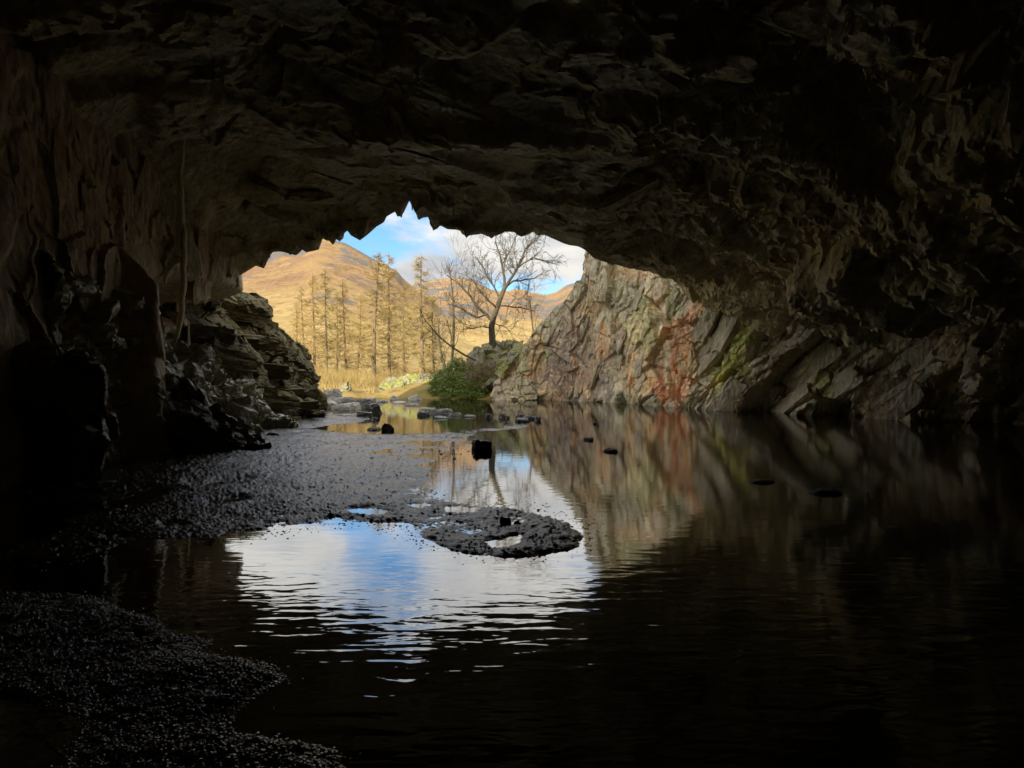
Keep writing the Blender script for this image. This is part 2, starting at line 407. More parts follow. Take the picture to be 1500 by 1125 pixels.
def ceil_base(X, Y):
    z = 7.3 - 4.6 * sstep(3, 14, X) - 1.2 * sstep(-6, -11, X)
    z = z + .5 * np.sin(X * .55 + Y * .3) * sstep(2, 9, lip_y(X) - Y)
    # a deep slot that runs from the roof's middle down towards the far right
    d = (X - 3.5) * .70 + (Y - 10.5) * -.71
    a = (X - 3.5) * .71 + (Y - 10.5) * .70
    z = z + 1.0 * np.exp(-(d / 1.15) ** 2) * sstep(-3, 1, a) * sstep(9, 5, a)
    return z
xs = np.concatenate([np.linspace(-16, -9, 60)[:-1], np.arange(-9, 7, .036), np.arange(7, 16, .06), np.linspace(16, 26, 30)])
vs = np.concatenate([np.linspace(0, .38, 50)[:-1], np.linspace(.38, 1, 400)])
Xg, Vg = np.meshgrid(xs, vs, indexing='ij')
Ly = lip_y(Xg); Yg = -8 + (Ly + 8) * Vg
lz = lip_z(xs)
kern = np.exp(-np.linspace(-2, 2, 81) ** 2); kern /= kern.sum()
lzs = np.convolve(np.pad(lz, 40, mode='edge'), kern, 'valid')
dist = Ly - Yg
Zi = ceil_base(Xg, Yg)
wl_ = np.exp(-(dist / 3.0))
Zg = Zi * (1 - wl_) + lzs[:, None] * wl_
teeth = (lz - lzs)[:, None]
pts = np.stack([Xg, Yg, Zg], -1)
rot_c = basis((.8, .5, .15), (-.4, .8, .35))
q = pts.reshape(-1, 3)
rightrough = sstep(1, 6, Xg)
dz = relief(q, [((4.2, 3.4, 3.0), .46, 1.0, .05), ((2.0, 1.6, 1.4), .24, 1.1, .08)], rot_c, 0, 11).reshape(Xg.shape)
dsm = relief(q, [((.85, .75, .75), .18, 1.1, .10), ((.32, .28, .28), .075, 1.1, .15)], rot_c, .04, 15).reshape(Xg.shape)
busy = np.clip(.45 + .9 * fbm(q, .35, 3, 19).reshape(Xg.shape), .12, 1.2)
dz = blur(dz, 2, 2) + dsm * (busy * (1 - rightrough) + 1.0 * rightrough)
dz = dz * (.75 + .25 * rightrough) * (1 - np.exp(-(dist / .55))) * sstep(-.02, 1.0, dist + .35)
tw = np.exp(-(np.maximum(dist - .35, 0) / .45)) 
cnrm = grid_normals(pts); cnrm = np.where(cnrm[..., 2:3] < 0, -cnrm, cnrm)
pts = pts + cnrm * dz[..., None]
pts[..., 2] += teeth * tw
hx = vnoise(q * 1.7, 5).reshape(Xg.shape)
pts[..., 1] += hx * .35 * np.exp(-dist / 1.2)
# outer face above the lip; unseen hill, its height shaped to shade the cliff
lipl = pts[:, -1, :]
outer = []
for k, (up, back) in enumerate([(.06, -.1), (.25, -.1), (.6, .05), (1.8, .2), (3.6, .1), (5.4, -.2), (7.4, -.8), (9.2, -2.0), (11, -4.5), (12.5, -8), (13.5, -14), (14, -22), (14.5, -32)]):
    r = lipl.copy(); r[:, 2] = lipl[:, 2] * (1 if k < 3 else 0) + (6.0 if k >= 3 else 0) + up
    r[:, 1] = lipl[:, 1] - back * -1 if False else lipl[:, 1] + back
    r[:, 2] += max(up - 1.2, 0) * (.36 * sstep(-13, -8, r[:, 0]) - .05)
    outer.append(r)
outer = np.stack(outer, 1)
outer[..., 2] += .5 * fbm(outer.reshape(-1, 3), .5, 3, 4).reshape(outer.shape[:2]) * np.linspace(0, 1, outer.shape[1])[None] ** .3
full = np.concatenate([pts, outer], 1)
ceiling = new_obj('ceiling', grid_mesh('ceiling', full, 30), M_CEIL); tag(ceiling, 'rough dark rock ceiling of the cave with a jagged lip', None, None, 'structure')
CP, CX, CY = pts, Xg, Yg

# ------------------------------------------------------------------ right-hand cliff
def resample(ctrl, counts):
    ctrl = np.array(ctrl, float); out = []
    # Catmull-Rom through the survey points
    c = np.vstack([2 * ctrl[0] - ctrl[1], ctrl, 2 * ctrl[-1] - ctrl[-2]])
    for i in range(len(ctrl) - 1):
        p0, p1, p2, p3 = c[i:i + 4]; n = counts[i]
        u = (np.arange(n) / n)[:, None]
        out.append(.5 * ((2 * p1) + (p2 - p0) * u + (2 * p0 - 5 * p1 + 4 * p2 - p3) * u ** 2 + (3 * p1 - p0 - 3 * p2 + p3) * u ** 3))
    out.append(ctrl[-1:]); return np.concatenate(out)
W_CTRL = [(-2.2, 41.0), (-1.0, 40.2), (0.8, 39.3), (3.6, 38), (5.9, 34.3), (7.7, 31), (10.6, 27), (14.3, 22), (18, 15), (20, 6), (20, -9)]
plan = resample(W_CTRL, [20, 40, 70, 110, 110, 130, 140, 110, 40, 20])
tn = np.gradient(plan, axis=0); tn /= np.linalg.norm(tn, axis=1, keepdims=True)
nrm2 = np.stack([-tn[:, 1] * -1, tn[:, 0] * -1], 1)       # candidate normal
nrm2 = np.where(((plan * nrm2).sum(1) > 0)[:, None], -nrm2, nrm2)     # towards the hall
ppx = 750 + F * plan[:, 0] / plan[:, 1]
sil = np.array([(700, 590), (718, 578), (722, 562), (735, 547), (755, 522), (768, 503), (785, 478), (797, 465), (812, 447), (822, 442), (835, 424), (846, 402), (850, 385), (856, 360), (875, 330), (900, 310), (1000, 300)], float)
ptop = CH + (HY - np.interp(ppx, sil[:, 0], sil[:, 1])) / F * plan[:, 1]
ptop = np.where(plan[:, 1] < 31, 9.5, np.clip(ptop, .05, 9.5))
rows = np.linspace(0, 1, 230)
zrow = -.5 + (ptop[:, None] + .5) * rows[None]
lean = (.30 - .26 * sstep(29, 36, plan[:, 1])[:, None]) * np.clip(zrow, 0, 12) * sstep(15, 26, plan[:, 1])[:, None] - .10 * np.clip(zrow, 0, 12) * (1 - sstep(15, 26, plan[:, 1]))[:, None]
wp = np.zeros((len(plan), len(rows), 3))
wp[..., 0] = plan[:, 0:1] - nrm2[:, 0:1] * lean; wp[..., 1] = plan[:, 1:2] - nrm2[:, 1:2] * lean; wp[..., 2] = zrow
N3 = np.zeros_like(wp); N3[..., 0] = nrm2[:, 0:1]; N3[..., 1] = nrm2[:, 1:2]; N3[..., 2] = .15
tdir = np.array([7.7 - 14.3, 31 - 22.0, 0]); tdir /= np.linalg.norm(tdir)            # along the wall, towards the mouth
right = -tdir
fol = right * .60 + np.array([0, 0, .80])                                              # slabs rise to the right
rot_w = basis(fol, (0, 0, 1) if False else np.cross(fol, (-.84, -.54, 0)))
fol_a = right * .22 + np.array([0, 0, .97])
rot_wa = basis(fol_a, np.cross(fol_a, (-.84, -.54, 0)))
wq = wp.reshape(-1, 3)
w_a = relief(wq, [((3.4, 2.0, 2.3), .55, .9, .12), ((1.4, .8, .95), .25, 1.1, .25), ((.5, .3, .36), .085, 1.1, .25)], rot_wa, .04, 23).reshape(zrow.shape)
w_b = relief(wq, [((4.8, 1.9, 2.6), .80, .8, .12), ((2.0, .85, 1.1), .31, 1.0, .25), ((.65, .3, .4), .09, 1.1, .25)], rot_w, .04, 27).reshape(zrow.shape)
mixw = sstep(940, 1090, ppx)[:, None] * np.ones_like(zrow)
ww = w_a * (1 - mixw) + w_b * mixw
amp_w = .55 + .6 * sstep(850, 1080, ppx)[:, None]
wp = wp + N3 * (ww * amp_w)[..., None]
# mineral colours: rust, pale veins, moss, violet-grey; other pale blobs paint in brighter light
def blob(px, py, sx, sy, ang=0.0, sh=None):
    """a colour patch of the given size on the cliff, laid where it is on the rock"""
    X, Y, Z = wp[..., 0], wp[..., 1], wp[..., 2]
    u = 750 + F * X / Y - px; v = HY - F * (Z - CH) / Y - py
    c, s = math.cos(ang), math.sin(ang)
    uu, vv = c * u + s * v, -s * u + c * v
    jit = .45 * fbm(wp.reshape(-1, 3), 1.6, 4, int(px)).reshape(X.shape)
    d = np.sqrt((uu / sx) ** 2 + (vv / sy) ** 2) + jit
    return np.clip(1.25 - d, 0, .35)[..., None] / .35
tint = np.ones(wp.shape, np.float32)
bandn = fbm((wp.reshape(-1, 3) @ rot_w.T) * np.array([.25, 1.2, .6]), 1.0, 4, 51).reshape(zrow.shape)[..., None]
tint = tint * (1 + .35 * np.clip(bandn, -.8, .8)) 
def paint(col, m): 
    global tint
    tint = tint * (1 - m) + np.array(col, np.float32) * m
hn = fbm(wp.reshape(-1, 3), .55, 5, 61).reshape(zrow.shape)[..., None]
paint((1.15, .90, .68), .6 * sstep(.15, .6, hn))
hn2 = fbm(wp.reshape(-1, 3), .8, 5, 65).reshape(zrow.shape)[..., None]
paint((.80, .92, .66), .8 * sstep(.1, .5, hn2))
paint((.62, .53, .58), .9 * blob(845, 530, 45, 55)); paint((.75, .68, .62), .7 * blob(880, 480, 30, 60))
paint((1.25, .74, .54), .9 * blob(1000, 510, 26, 44, .1)); paint((1.25, .64, .44), .95 * blob(985, 555, 24, 34)); paint((1.35, 1.0, .85), .6 * blob(1030, 470, 26, 60, .4))
paint((1.55, 1.5, 1.45), .95 * blob(972, 500, 8, 75, -.10)); paint((1.55, 1.42, 1.3), .9 * blob(955, 430, 9, 40, -.45))
paint((1.35, 1.4, 1.35), .8 * blob(883, 470, 10, 32)); paint((1.25, 1.0, .72), .7 * blob(940, 540, 22, 40))
paint((1.3, .95, .8), .6 * blob(935, 398, 40, 9)); paint((1.15, .8, .55), .6 * blob(885, 500, 10, 30))
paint((.85, 1.0, .35), .95 * blob(1085, 500, 12, 60, .5)); paint((.85, 1.0, .40), .9 * blob(1070, 560, 26, 30)); paint((1.05, 1.1, .55), .7 * blob(1200, 540, 40, 30, .6)); paint((1.1, 1.1, .65), .6 * blob(940, 480, 20, 40)); paint((1.2, 1.15, .85), .6 * blob(1040, 490, 24, 80, .5))
lichen = fbm(wp.reshape(-1, 3), 3.5, 4, 71).reshape(zrow.shape)[..., None]
paint((1.5, 1.45, 1.3), .55 * sstep(.45, .75, lichen))
damp = sstep(.45, .05, wp[..., 2:3] + .2 * lichen); paint((.45, .42, .36), .6 * damp)
# plateau behind the top edge, so that the cliff is a body and not a sheet
back = []
for k, (b, dn) in enumerate([(.4, .06), (1.2, .2), (3, .2), (7, -.6), (14, -1.5)]):
    r = wp[:, -1, :].copy(); r[:, 0] -= nrm2[:, 0] * b; r[:, 1] -= nrm2[:, 1] * b; r[:, 2] = r[:, 2] - dn; back.append(r)
wfull = np.concatenate([wp, np.stack(back, 1)], 1)
tfull = np.concatenate([tint, np.repeat(tint[:, -1:, :], len(back), 1)], 1)
wall_right = new_obj('wall_right', grid_mesh('wall_right', wfull, 30, tfull), M_WALL_R)
tag(wall_right, 'slabby grey and rust cliff rising from the pool', None, None, 'structure')

def slab_variants(n, seed, dims=(1, 1, 1), edge=.16, amp=.05, cell=.3, name='rock_slab'):
    return [hull_mesh(name, box_pts(10, dims, seed + i, .38, .25), edge, amp, cell, seed + i, 30) for i in range(n)]
def orient(o, axes, scale, loc):
    m = Matrix.Identity(4)
    for c in range(3):
        for r in range(3): m[r][c] = axes[c][r] * scale[c]
    m.translation = Vector(loc); o.matrix_world = m
slabs = slab_variants(7, 300)
for me in slabs: me.materials.append(M_SLAB_R)
cnt = 0
sel = np.where((plan[:, 1] > 19) & (ppx > 840))[0]
while cnt < 34:
    i = int(rng.choice(sel)); px = ppx[i]
    zmax = min(ptop[i], 5.6 if px < 1000 else 4.6 - (px - 1000) * .006)
    z = rng.random() ** 1.2 * max(zmax, .6)
    j = int(np.clip((z + .5) / (ptop[i] + .5) * (len(rows) - 1), 0, len(rows) - 1))
    p = wp[i, j]; nn = np.array([nrm2[i, 0], nrm2[i, 1], .12]); nn /= np.linalg.norm(nn)
    tr = np.array([-nrm2[i, 1], nrm2[i, 0], 0.0]); tr = tr if tr @ right > 0 else -tr
    a = rng.normal(.60, .15) + (.22 if px > 1120 else 0) - (.25 if px < 960 else 0)
    l = tr * math.sin(a) + np.array([0, 0, 1.0]) * math.cos(a); l = l + nn * rng.normal(-.12, .12); l /= np.linalg.norm(l)
    w = np.cross(nn, l); w /= np.linalg.norm(w); th = np.cross(l, w)
    tilt = rng.normal(.25, .25); th2 = th * math.cos(tilt) + w * math.sin(tilt); w2 = np.cross(th2, l)
    big = 1.0 if px > 1000 else .6
    sc = (rng.uniform(1.1, 3.6) * big, rng.uniform(.5, 1.35) * big, rng.uniform(.35, .8) * big)
    o = new_obj('rock_slab', slabs[cnt % 7], None, wall_right)
    orient(o, (l, w2, th2), sc, p - nn * .08); cnt += 1

# ------------------------------------------------------------------ left-hand wall
ys = np.concatenate([np.linspace(-9, 6, 50)[:-1], np.arange(6, 21.3, .045)]); zs = np.linspace(-.5, 8.4, 200)
Yl, Zl = np.meshgrid(ys, zs, indexing='ij')
Xl = -8.45 + .15 * (20 - np.clip(Yl, 9, 25)) + .3 * sstep(11.5, 8, Yl) - .25 * np.sin(Yl * .9) - .10 * (Zl - 3) - 1.5 * sstep(4.1, 3.4, Zl) * sstep(15.2, 18.0, Yl)
lp = np.stack([Xl, Yl, Zl], -1)
rot_l = basis((0, .25, 1), (0, 1, -.2))
ll = blur(relief(lp.reshape(-1, 3), [((5.0, 3.4, 3.4), .42, .9, .0)], rot_l, 0, 41).reshape(Yl.shape), 3, 3)
ll = ll + relief(lp.reshape(-1, 3), [((1.9, 1.4, 1.4), .10, 1.1, .05), ((.55, .42, .42), .025, 1.1, .1)], rot_l, .015, 42).reshape(Yl.shape)
lp[..., 0] += ll * (1 - .5 * sstep(19, 21, Yl)) + .55 * sstep(17, 20.5, Yl) * sstep(3.7, 4.2, Zl)
# the wall's end turns away to the left beyond the lip
endc = lp[-1:, :, :]
wrap = [endc + np.array([-.25, .25, 0]), endc + np.array([-1.2, .5, 0]), endc + np.array([-4, 1.0, 0]), endc + np.array([-9, 2, 0])]
lfull = np.concatenate([lp] + wrap, 0)
wall_left = new_obj('wall_left', grid_mesh('wall_left', lfull, 30), M_WALL_L); tag(wall_left, 'dark reddish-brown rock wall of the cave', None, None, 'structure')
wall_blocks = slab_variants(5, 340, name='rock_block')
for me in wall_blocks: me.materials.append(M_WALL_L)
for k in range(14):
    y = rng.uniform(9.5, 20.8); z = rng.uniform(2.5, 7)
    i = int(np.argmin(abs(ys - y))); j = int(np.argmin(abs(zs - z)))
    o = new_obj('rock_block', wall_blocks[k % 5], None, wall_left)
    l = np.array([rng.normal(0, .1), rng.normal(.25, .2), 1.0]); l /= np.linalg.norm(l); w = np.cross((1, 0, 0), l); w /= np.linalg.norm(w)
    orient(o, (l, w, np.cross(l, w)), (rng.uniform(1.0, 2.4), rng.uniform(.6, 1.3), rng.uniform(.3, .5)), lp[i, j] + np.array([-.12, 0, 0]))
# back wall of the cave, behind the camera
xb = np.linspace(-16, 24, 90); zb = np.linspace(-1, 10, 30)
Xb, Zb = np.meshgrid(xb, zb, indexing='ij')
bp = np.stack([Xb, np.full_like(Xb, -6.5), Zb], -1); bp[..., 1] += .5 * facet(bp.reshape(-1, 3) / 1.5, 9).reshape(Xb.shape)
tag(new_obj('wall_back', grid_mesh('wall_back', bp, 40, flip=True), M_CEIL), 'unlit rock wall closing the cave behind the viewer', None, None, 'structure')

# ------------------------------------------------------------------ ceiling pieces
ceil_blocks = slab_variants(6, 380, name='rock_block', edge=.2, amp=.06)
for me in ceil_blocks: me.materials.append(M_CEIL)
for k in range(46):
    X = rng.uniform(-7.5, 12); Y = rng.uniform(9, min(float(lip_y(X)) - 1.0, 27))
    i = int(np.argmin(abs(xs - X))); j = int(np.argmin(abs(CY[i] - Y)))
    a = rng.normal(.5, .45); l = np.array([math.cos(a), math.sin(a), rng.normal(0, .2)]); l /= np.linalg.norm(l)
    w = np.cross((0, 0, 1), l); w /= np.linalg.norm(w); th = np.cross(l, w)
    ti = rng.normal(0, .35); w2 = w * math.cos(ti) + th * math.sin(ti); th2 = np.cross(l, w2)
    s = rng.uniform(.5, 1.5)
    o = new_obj('rock_block', ceil_blocks[k % 6], None, ceiling)
    orient(o, (l, w2, th2), (s * 1.5, s * rng.uniform(.4, .9), rng.uniform(.25, .5)), CP[i, j] + np.array([0, 0, .06]))
def spike(px, py, w, h, k, dY=0):
    X = (px - 750) / F * 21.2; Y = float(lip_y(X)) + dY; tip = P(px, py, Y); s = Y / F
    r = np.random.default_rng(k)
    pp = [tip]
    for a in range(7):
        th = a / 7 * 6.283 + r.random() * .5
        pp.append(tip + np.array([math.cos(th) * w * s * .5, math.sin(th) * .35, h * s * (.9 + .6 * r.random())]))
        pp.append(tip + np.array([math.cos(th) * w * s * .32, math.sin(th) * .2, h * s * (.35 + .2 * r.random())]))
    new_obj('rock_spike', hull_mesh('rock_spike', pp, .12, .02, .1, k), M_CEIL, ceiling)
for k, a in enumerate([(588, 320, 18, 26), (613, 323, 14, 28), (635, 338, 16, 20), (527, 353, 34, 26), (487, 357, 14, 12), (498, 355, 14, 16), (604, 309, 9, 20), (683, 349, 22, 14),
                       (719, 350, 36, 14), (764, 348, 26, 12), (790, 346, 22, 10), (383, 392, 40, 40), (425, 373, 30, 14), (455, 366, 26, 12), (478, 352, 7, 8), (473, 351, 5, 7)]):
    spike(*a, 500 + k)
sp = hull_mesh('rock_sliver', [P(565, 215, 14.2), P(600, 219, 14.1), P(640, 231, 14.0), P(655, 239, 14.0), P(615, 231, 14.0), P(600, 226, 14.1), P(610, 222, 14.5), P(610, 226, 13.9)], .1, .008, .2, 3)
o = new_obj('rock_sliver', sp, M_STONE_W, ceiling); o['label'] = 'pale thin sliver of rock across the dark ceiling'

# ------------------------------------------------------------------ ledged outcrop at the left of the mouth
prof = np.array([(-.6, -7.0), (0, -7.15), (.5, -7.25), (1.0, -7.45), (1.73, -7.75), (2.3, -7.95), (2.7, -8.15), (3.0, -8.7), (3.4, -9.05), (3.9, -9.2), (4.3, -9.9), (4.7, -11.5), (5.6, -14)])
nth, nz = 420, 260
th = np.linspace(0, 1, nth); zc = np.linspace(-.6, 5.5, nz)
Th, Zc = np.meshgrid(th, zc, indexing='ij')
rx = np.interp(Zc, prof[:, 0], prof[:, 1])
# plan: from the inner wall forward along the hall, round the nose at the mouth, then back to the left
nose = np.array([(-11, 15.0), (-9.2, 16.2), (-7.9, 18.6), (-7.3, 22.0), (-7.05, 24.8), (-7.2, 26.4), (-8.0, 27.6), (-10, 28.4), (-14, 29)])
pl = resample(nose, [25, 40, 60, 75, 70, 60, 45, 30]); pl = pl[np.linspace(0, len(pl) - 1, nth).astype(int)]
op = np.zeros((nth, nz, 3))
shift = rx + 7.05
op[..., 0] = pl[:, 0:1] + shift; op[..., 1] = pl[:, 1:2] + shift * .12; op[..., 2] = Zc
low = .9 * np.exp(-((Th - .42) / .16) ** 2) * sstep(.95, .55, Zc) ; op[..., 0] += low * .75; op[..., 1] -= low * .5
oo = relief(op.reshape(-1, 3), [((2.4, 2.0, 1.1), .32, .8, .25), ((1.0, .9, .42), .10, .9, .25), ((.35, .3, .16), .03, .9, .2)], basis((1, .1, -.12), (0, 1, .18)), .02, 61).reshape(Th.shape)
on = grid_normals(op); on = np.where((on[..., 0:1] * .9 - on[..., 1:2] * .4) < 0, -on, on)
op += on * oo[..., None]
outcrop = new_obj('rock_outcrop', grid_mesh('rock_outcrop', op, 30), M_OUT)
tag(outcrop, 'tall dark ledged rock outcrop at the left of the cave mouth', 'rock outcrop')
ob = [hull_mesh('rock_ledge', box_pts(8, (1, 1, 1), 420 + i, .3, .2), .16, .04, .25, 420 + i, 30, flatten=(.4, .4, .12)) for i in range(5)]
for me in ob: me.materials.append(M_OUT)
for k, (px, py, w, h) in enumerate([(425, 572, 70, 16), (400, 590, 60, 16), (445, 590, 40, 14), (380, 470, 60, 24), (420, 520, 50, 22), (360, 500, 80, 22), (330, 535, 70, 26), (395, 545, 60, 24),
                                    (440, 555, 34, 26), (345, 455, 70, 22), (385, 435, 44, 26), (428, 505, 34, 18), (310, 500, 60, 26), (370, 575, 60, 16), (455, 600, 40, 10)]):
    Y = 22.6 + (px - 330) / 130 * 2.6
    p = P(px, py, Y); s = Y / F
    j = int(np.argmin(abs(zc - p[2]))); row = op[:, j]
    kk = int(np.argmin(abs(750 + F * row[:, 0] / row[:, 1] - px) + 1e3 * (row[:, 1] > 27.3))); q0 = row[kk]
    o = new_obj('rock_ledge', ob[k % 5], None, outcrop)
    ang = rng.normal(.9, .3); o.rotation_euler = (rng.normal(0, .06), rng.normal(.09, .05), ang); o.scale = (w * s * 1.2, .9, h * s); o.location = q0 + np.array([-.12, .1, 0])

# ------------------------------------------------------------------ rubble bank under the left wall
yb = np.arange(10.6, 24.5, .045); ub = np.linspace(0, 1, 150)
Yk, Uk = np.meshgrid(yb, ub, indexing='ij')
Hb = np.interp(Yk, [8, 10, 12.3, 13.8, 15.6, 17.4, 19.4, 21.5, 24], [3.4, 3.4, 3.2, 3.0, 2.3, 1.95, 1.35, .75, .1])
toe = np.interp(Yk, [10.6, 12, 13.5, 15, 16.5, 19, 22, 24], [-6.6, -6.6, -6.6, -6.2, -5.6, -6.0, -6.7, -7.2])
xw = -8.9 + .15 * (20 - np.clip(Yk, 9, 20))
Xk = xw + (toe - xw) * Uk
Zk = Hb * (1 - sstep(.12, 1.02, Uk)) ** .85 - .15
kp = np.stack([Xk, Yk, Zk], -1)
kk_ = relief(kp.reshape(-1, 3), [((.9, .8, .6), .24, .9, .3), ((.38, .35, .28), .11, 1.0, .35), ((.14, .13, .11), .04, 1.0, .3)], basis((.7, .5, -.4), (-.3, .8, .2)), .02, 81).reshape(Yk.shape)
kn = grid_normals(kp); kn = np.where(kn[..., 2:3] < 0, -kn, kn); kp += kn * kk_[..., None]
bank = new_obj('rubble_bank', grid_mesh('rubble_bank', kp, 30), M_BANK); tag(bank, 'pale mossy rubble bank sloping down from the left cave wall', 'rock bank')
rub = slab_variants(6, 440, name='stone', edge=.25, amp=.06)
for me in rub: me.materials.append(M_BANK)
for k in range(150):
    i = rng.integers(25, len(yb)); j = rng.integers(8, 100)
    o = new_obj('stone', rub[k % 6], None, bank); s = rng.uniform(.2, .75)
    o.scale = (s * 1.3, s, s * rng.uniform(.4, .8)); o.rotation_euler = (rng.normal(-.1, .25), rng.normal(.35, .25), rng.uniform(0, 6.3)); o.location = kp[i, j]

# ------------------------------------------------------------------ pool and mud
wx, wy = np.meshgrid(np.linspace(-30, 30, 2), np.linspace(-12, 47, 2), indexing='ij')
water = new_obj('water', grid_mesh('water', np.stack([wx, wy, np.zeros_like(wx)], -1)), M_WATER)
tag(water, 'still dark pool mirroring the sky', None, None, 'structure')

MUD = [[(-150, 640), (230, 640), (400, 628), (415, 612), (470, 608), (545, 608), (556, 612), (540, 619), (500, 620), (470, 624), (440, 627), (416, 630), (470, 632), (560, 635), (640, 632), (700, 627), (745, 621), (798, 620), (785, 629),
        (725, 632), (695, 640), (690, 648), (700, 662), (680, 666), (655, 682), (640, 705), (655, 725), (700, 738), (760, 742), (820, 754), (862, 775), (869, 786), (850, 800), (800, 815), (740, 820),
        (680, 815), (640, 804), (618, 792), (588, 768), (560, 766), (545, 772), (515, 766), (470, 768), (430, 773), (370, 783), (330, 790), (270, 796), (200, 794), (140, 815), (100, 819), (60, 827), (0, 836), (-150, 850)],
       [(-150, 862), (0, 862), (80, 867), (130, 873), (152, 892), (215, 905), (240, 930), (312, 945), (272, 962), (330, 965), (382, 977), (412, 1000), (382, 1020), (352, 1050), (350, 1085), (400, 1087), (482, 1102), (490, 1160), (90, 1160), (125, 1050), (100, 1032), (0, 1012), (-150, 1000)],
       [(775, 690), (800, 687), (845, 691), (838, 696), (800, 693)], [(690, 645), (735, 643), (742, 648), (700, 652)]]
PUD = [[(-150, 760), (-10, 738), (90, 722), (200, 716), (245, 722), (200, 742), (120, 752), (95, 765), (60, 790), (-150, 812)], [(275, 708), (330, 701), (382, 700), (350, 710), (285, 716)], [(500, 748), (540, 745), (575, 749), (560, 757), (520, 756)],
       [(716, 792), (740, 786), (762, 783), (768, 790), (750, 798), (726, 802)], [(295, 733), (350, 728), (360, 734), (310, 738)], [(800, 782), (828, 780), (824, 784), (803, 785)], [(480, 760), (505, 757), (500, 766), (482, 765)],
       [(185, 928), (222, 925), (215, 940), (190, 940)], [(590, 738), (620, 735), (640, 740), (610, 744)], [(650, 742), (700, 744), (690, 750), (655, 748)], [(470, 648), (500, 646), (498, 651), (472, 652)], [(540, 660), (580, 657), (575, 663), (545, 664)], [(225, 766), (262, 763), (255, 772), (230, 773)], [(140, 780), (185, 776), (178, 786), (145, 787)]]
def inside(px, py, poly):
    r = np.zeros(px.shape, bool); n = len(poly)
    for i in range(n):
        x1, y1 = poly[i]; x2, y2 = poly[(i + 1) % n]
        if y1 == y2: continue
        c = ((y1 > py) != (y2 > py)) & (px < (x2 - x1) * (py - y1) / (y2 - y1) + x1); r ^= c
    return r
gx = np.arange(-140, 892, 1.6); gy = np.concatenate([np.arange(600, 640, .5), np.arange(640, 1152, 1.0)])
PX, PY = np.meshgrid(gx, gy, indexing='ij')
GYm = CH * F / (PY - HY); GXm = (PX - 750) / F * GYm
gw = np.stack([GXm, GYm, np.zeros_like(GXm)], -1).reshape(-1, 3)
j1 = fbm(gw, 1.6, 4, 90).reshape(PX.shape); j2 = fbm(gw, 1.6, 4, 95).reshape(PX.shape)
jx, jy = PX + j1 * np.clip(70 / GYm, 2, 14), PY + j2 * np.clip(25 / GYm, .6, 5)
mud = np.zeros(PX.shape, bool)
for pl_ in MUD: mud |= inside(jx, jy, pl_)
m1 = blur(mud.astype(np.float32), 13, 4)
pud = np.zeros(PX.shape, bool)
for pl_ in PUD: pud |= inside(jx, jy, pl_)
m2 = blur(pud.astype(np.float32), 3, 1)
rough_g = facet(gw * np.array([20, 16, 1]), 97, .8, 0).reshape(PX.shape) * .006 + fbm(gw, 5, 3, 99).reshape(PX.shape) * .008 + fbm(gw, 1.1, 3, 98).reshape(PX.shape) * .016
# the long muddy bank: bigger lumps with distance
rise = .10 * sstep(640, 380, PX) * sstep(760, 640, PY)
film = sstep(400, 520, PX) * sstep(735, 690, PY)                     # thin water stands between the grit on the far flat
crumb = fbm(gw, 26, 3, 92, .6).reshape(PX.shape) * .008
Zm = -.05 + m1 * (.066 + rise) + (rough_g * .8 + crumb) * sstep(.35, .9, m1) - m2 * .042 - film * .013 + .012 * fbm(gw, 2.2, 3, 333).reshape(PX.shape) * m1
mudo = new_obj('ground', grid_mesh('ground', np.stack([GXm, GYm, Zm], -1), 60), M_MUD); tag(mudo, 'wet black mud and grit bank with shallow puddles', None, None, 'structure')

def scatter_pebbles(name, n, s0, s1, sel_mask, dens, seed, emerge=.35):
    r = np.random.default_rng(seed)
    area = (GYm ** 2 / F) * (GYm / F) * dens
    w = (area * sel_mask).ravel().astype(float); w /= w.sum()
    idx = r.choice(len(w), n, p=w)
    base = np.stack([GXm.ravel()[idx], GYm.ravel()[idx], Zm.ravel()[idx]], 1)
    base[:, :2] += r.normal(0, .008, (n, 2)); base[:, 2] = np.maximum(base[:, 2], -.002)
    q8 = np.array([(1, 1, -1), (-1, 1, -1), (-1, -1, -1), (1, -1, -1), (.82, .82, 1), (-.82, .82, 1), (-.82, -.82, 1), (.82, -.82, 1)], float)
    fc = np.array([(0, 1, 5, 4), (1, 2, 6, 5), (2, 3, 7, 6), (3, 0, 4, 7), (4, 5, 6, 7)])
    s = (s0 + (s1 - s0) * r.random(n) ** 3)
    jj = 1 + .5 * (r.random((n, 8, 1)) - .5) * np.array([1, 1, .0]); loc = q8[None] * jj * np.array([1, 1, .55])
    loc = loc * np.stack([r.uniform(.6, 1.2, n), r.uniform(.6, 1.2, n), r.uniform(.5, 1.1, n)], 1)[:, None, :]
    tx, ty = r.normal(0, .10, (n, 1)), r.normal(0, .10, (n, 1)); loc[..., 2] += loc[..., 0] * tx + loc[..., 1] * ty
    loc *= s[:, None, None]
    a = r.random(n) * 6.283; c, sn = np.cos(a), np.sin(a)
    x = loc[..., 0] * c[:, None] - loc[..., 1] * sn[:, None]; y = loc[..., 0] * sn[:, None] + loc[..., 1] * c[:, None]
    v = np.stack([x, y, loc[..., 2]], -1) + base[:, None, :] + np.array([0, 0, 1.0]) * (s * emerge)[:, None, None]
    f = (fc[None] + (np.arange(n) * 8)[:, None, None]).reshape(-1, 4)
    me = raw_mesh(name, v.reshape(-1, 3), f, 4)
    return new_obj(name, me, M_PEB)
patchy = np.clip(.55 + 1.3 * fbm(gw, 1.3, 4, 310).reshape(PX.shape), .05, 1.6)
m3 = blur(mud.astype(np.float32), 26, 9)
near = ((PY > 845) & (m1 > .35)) * patchy
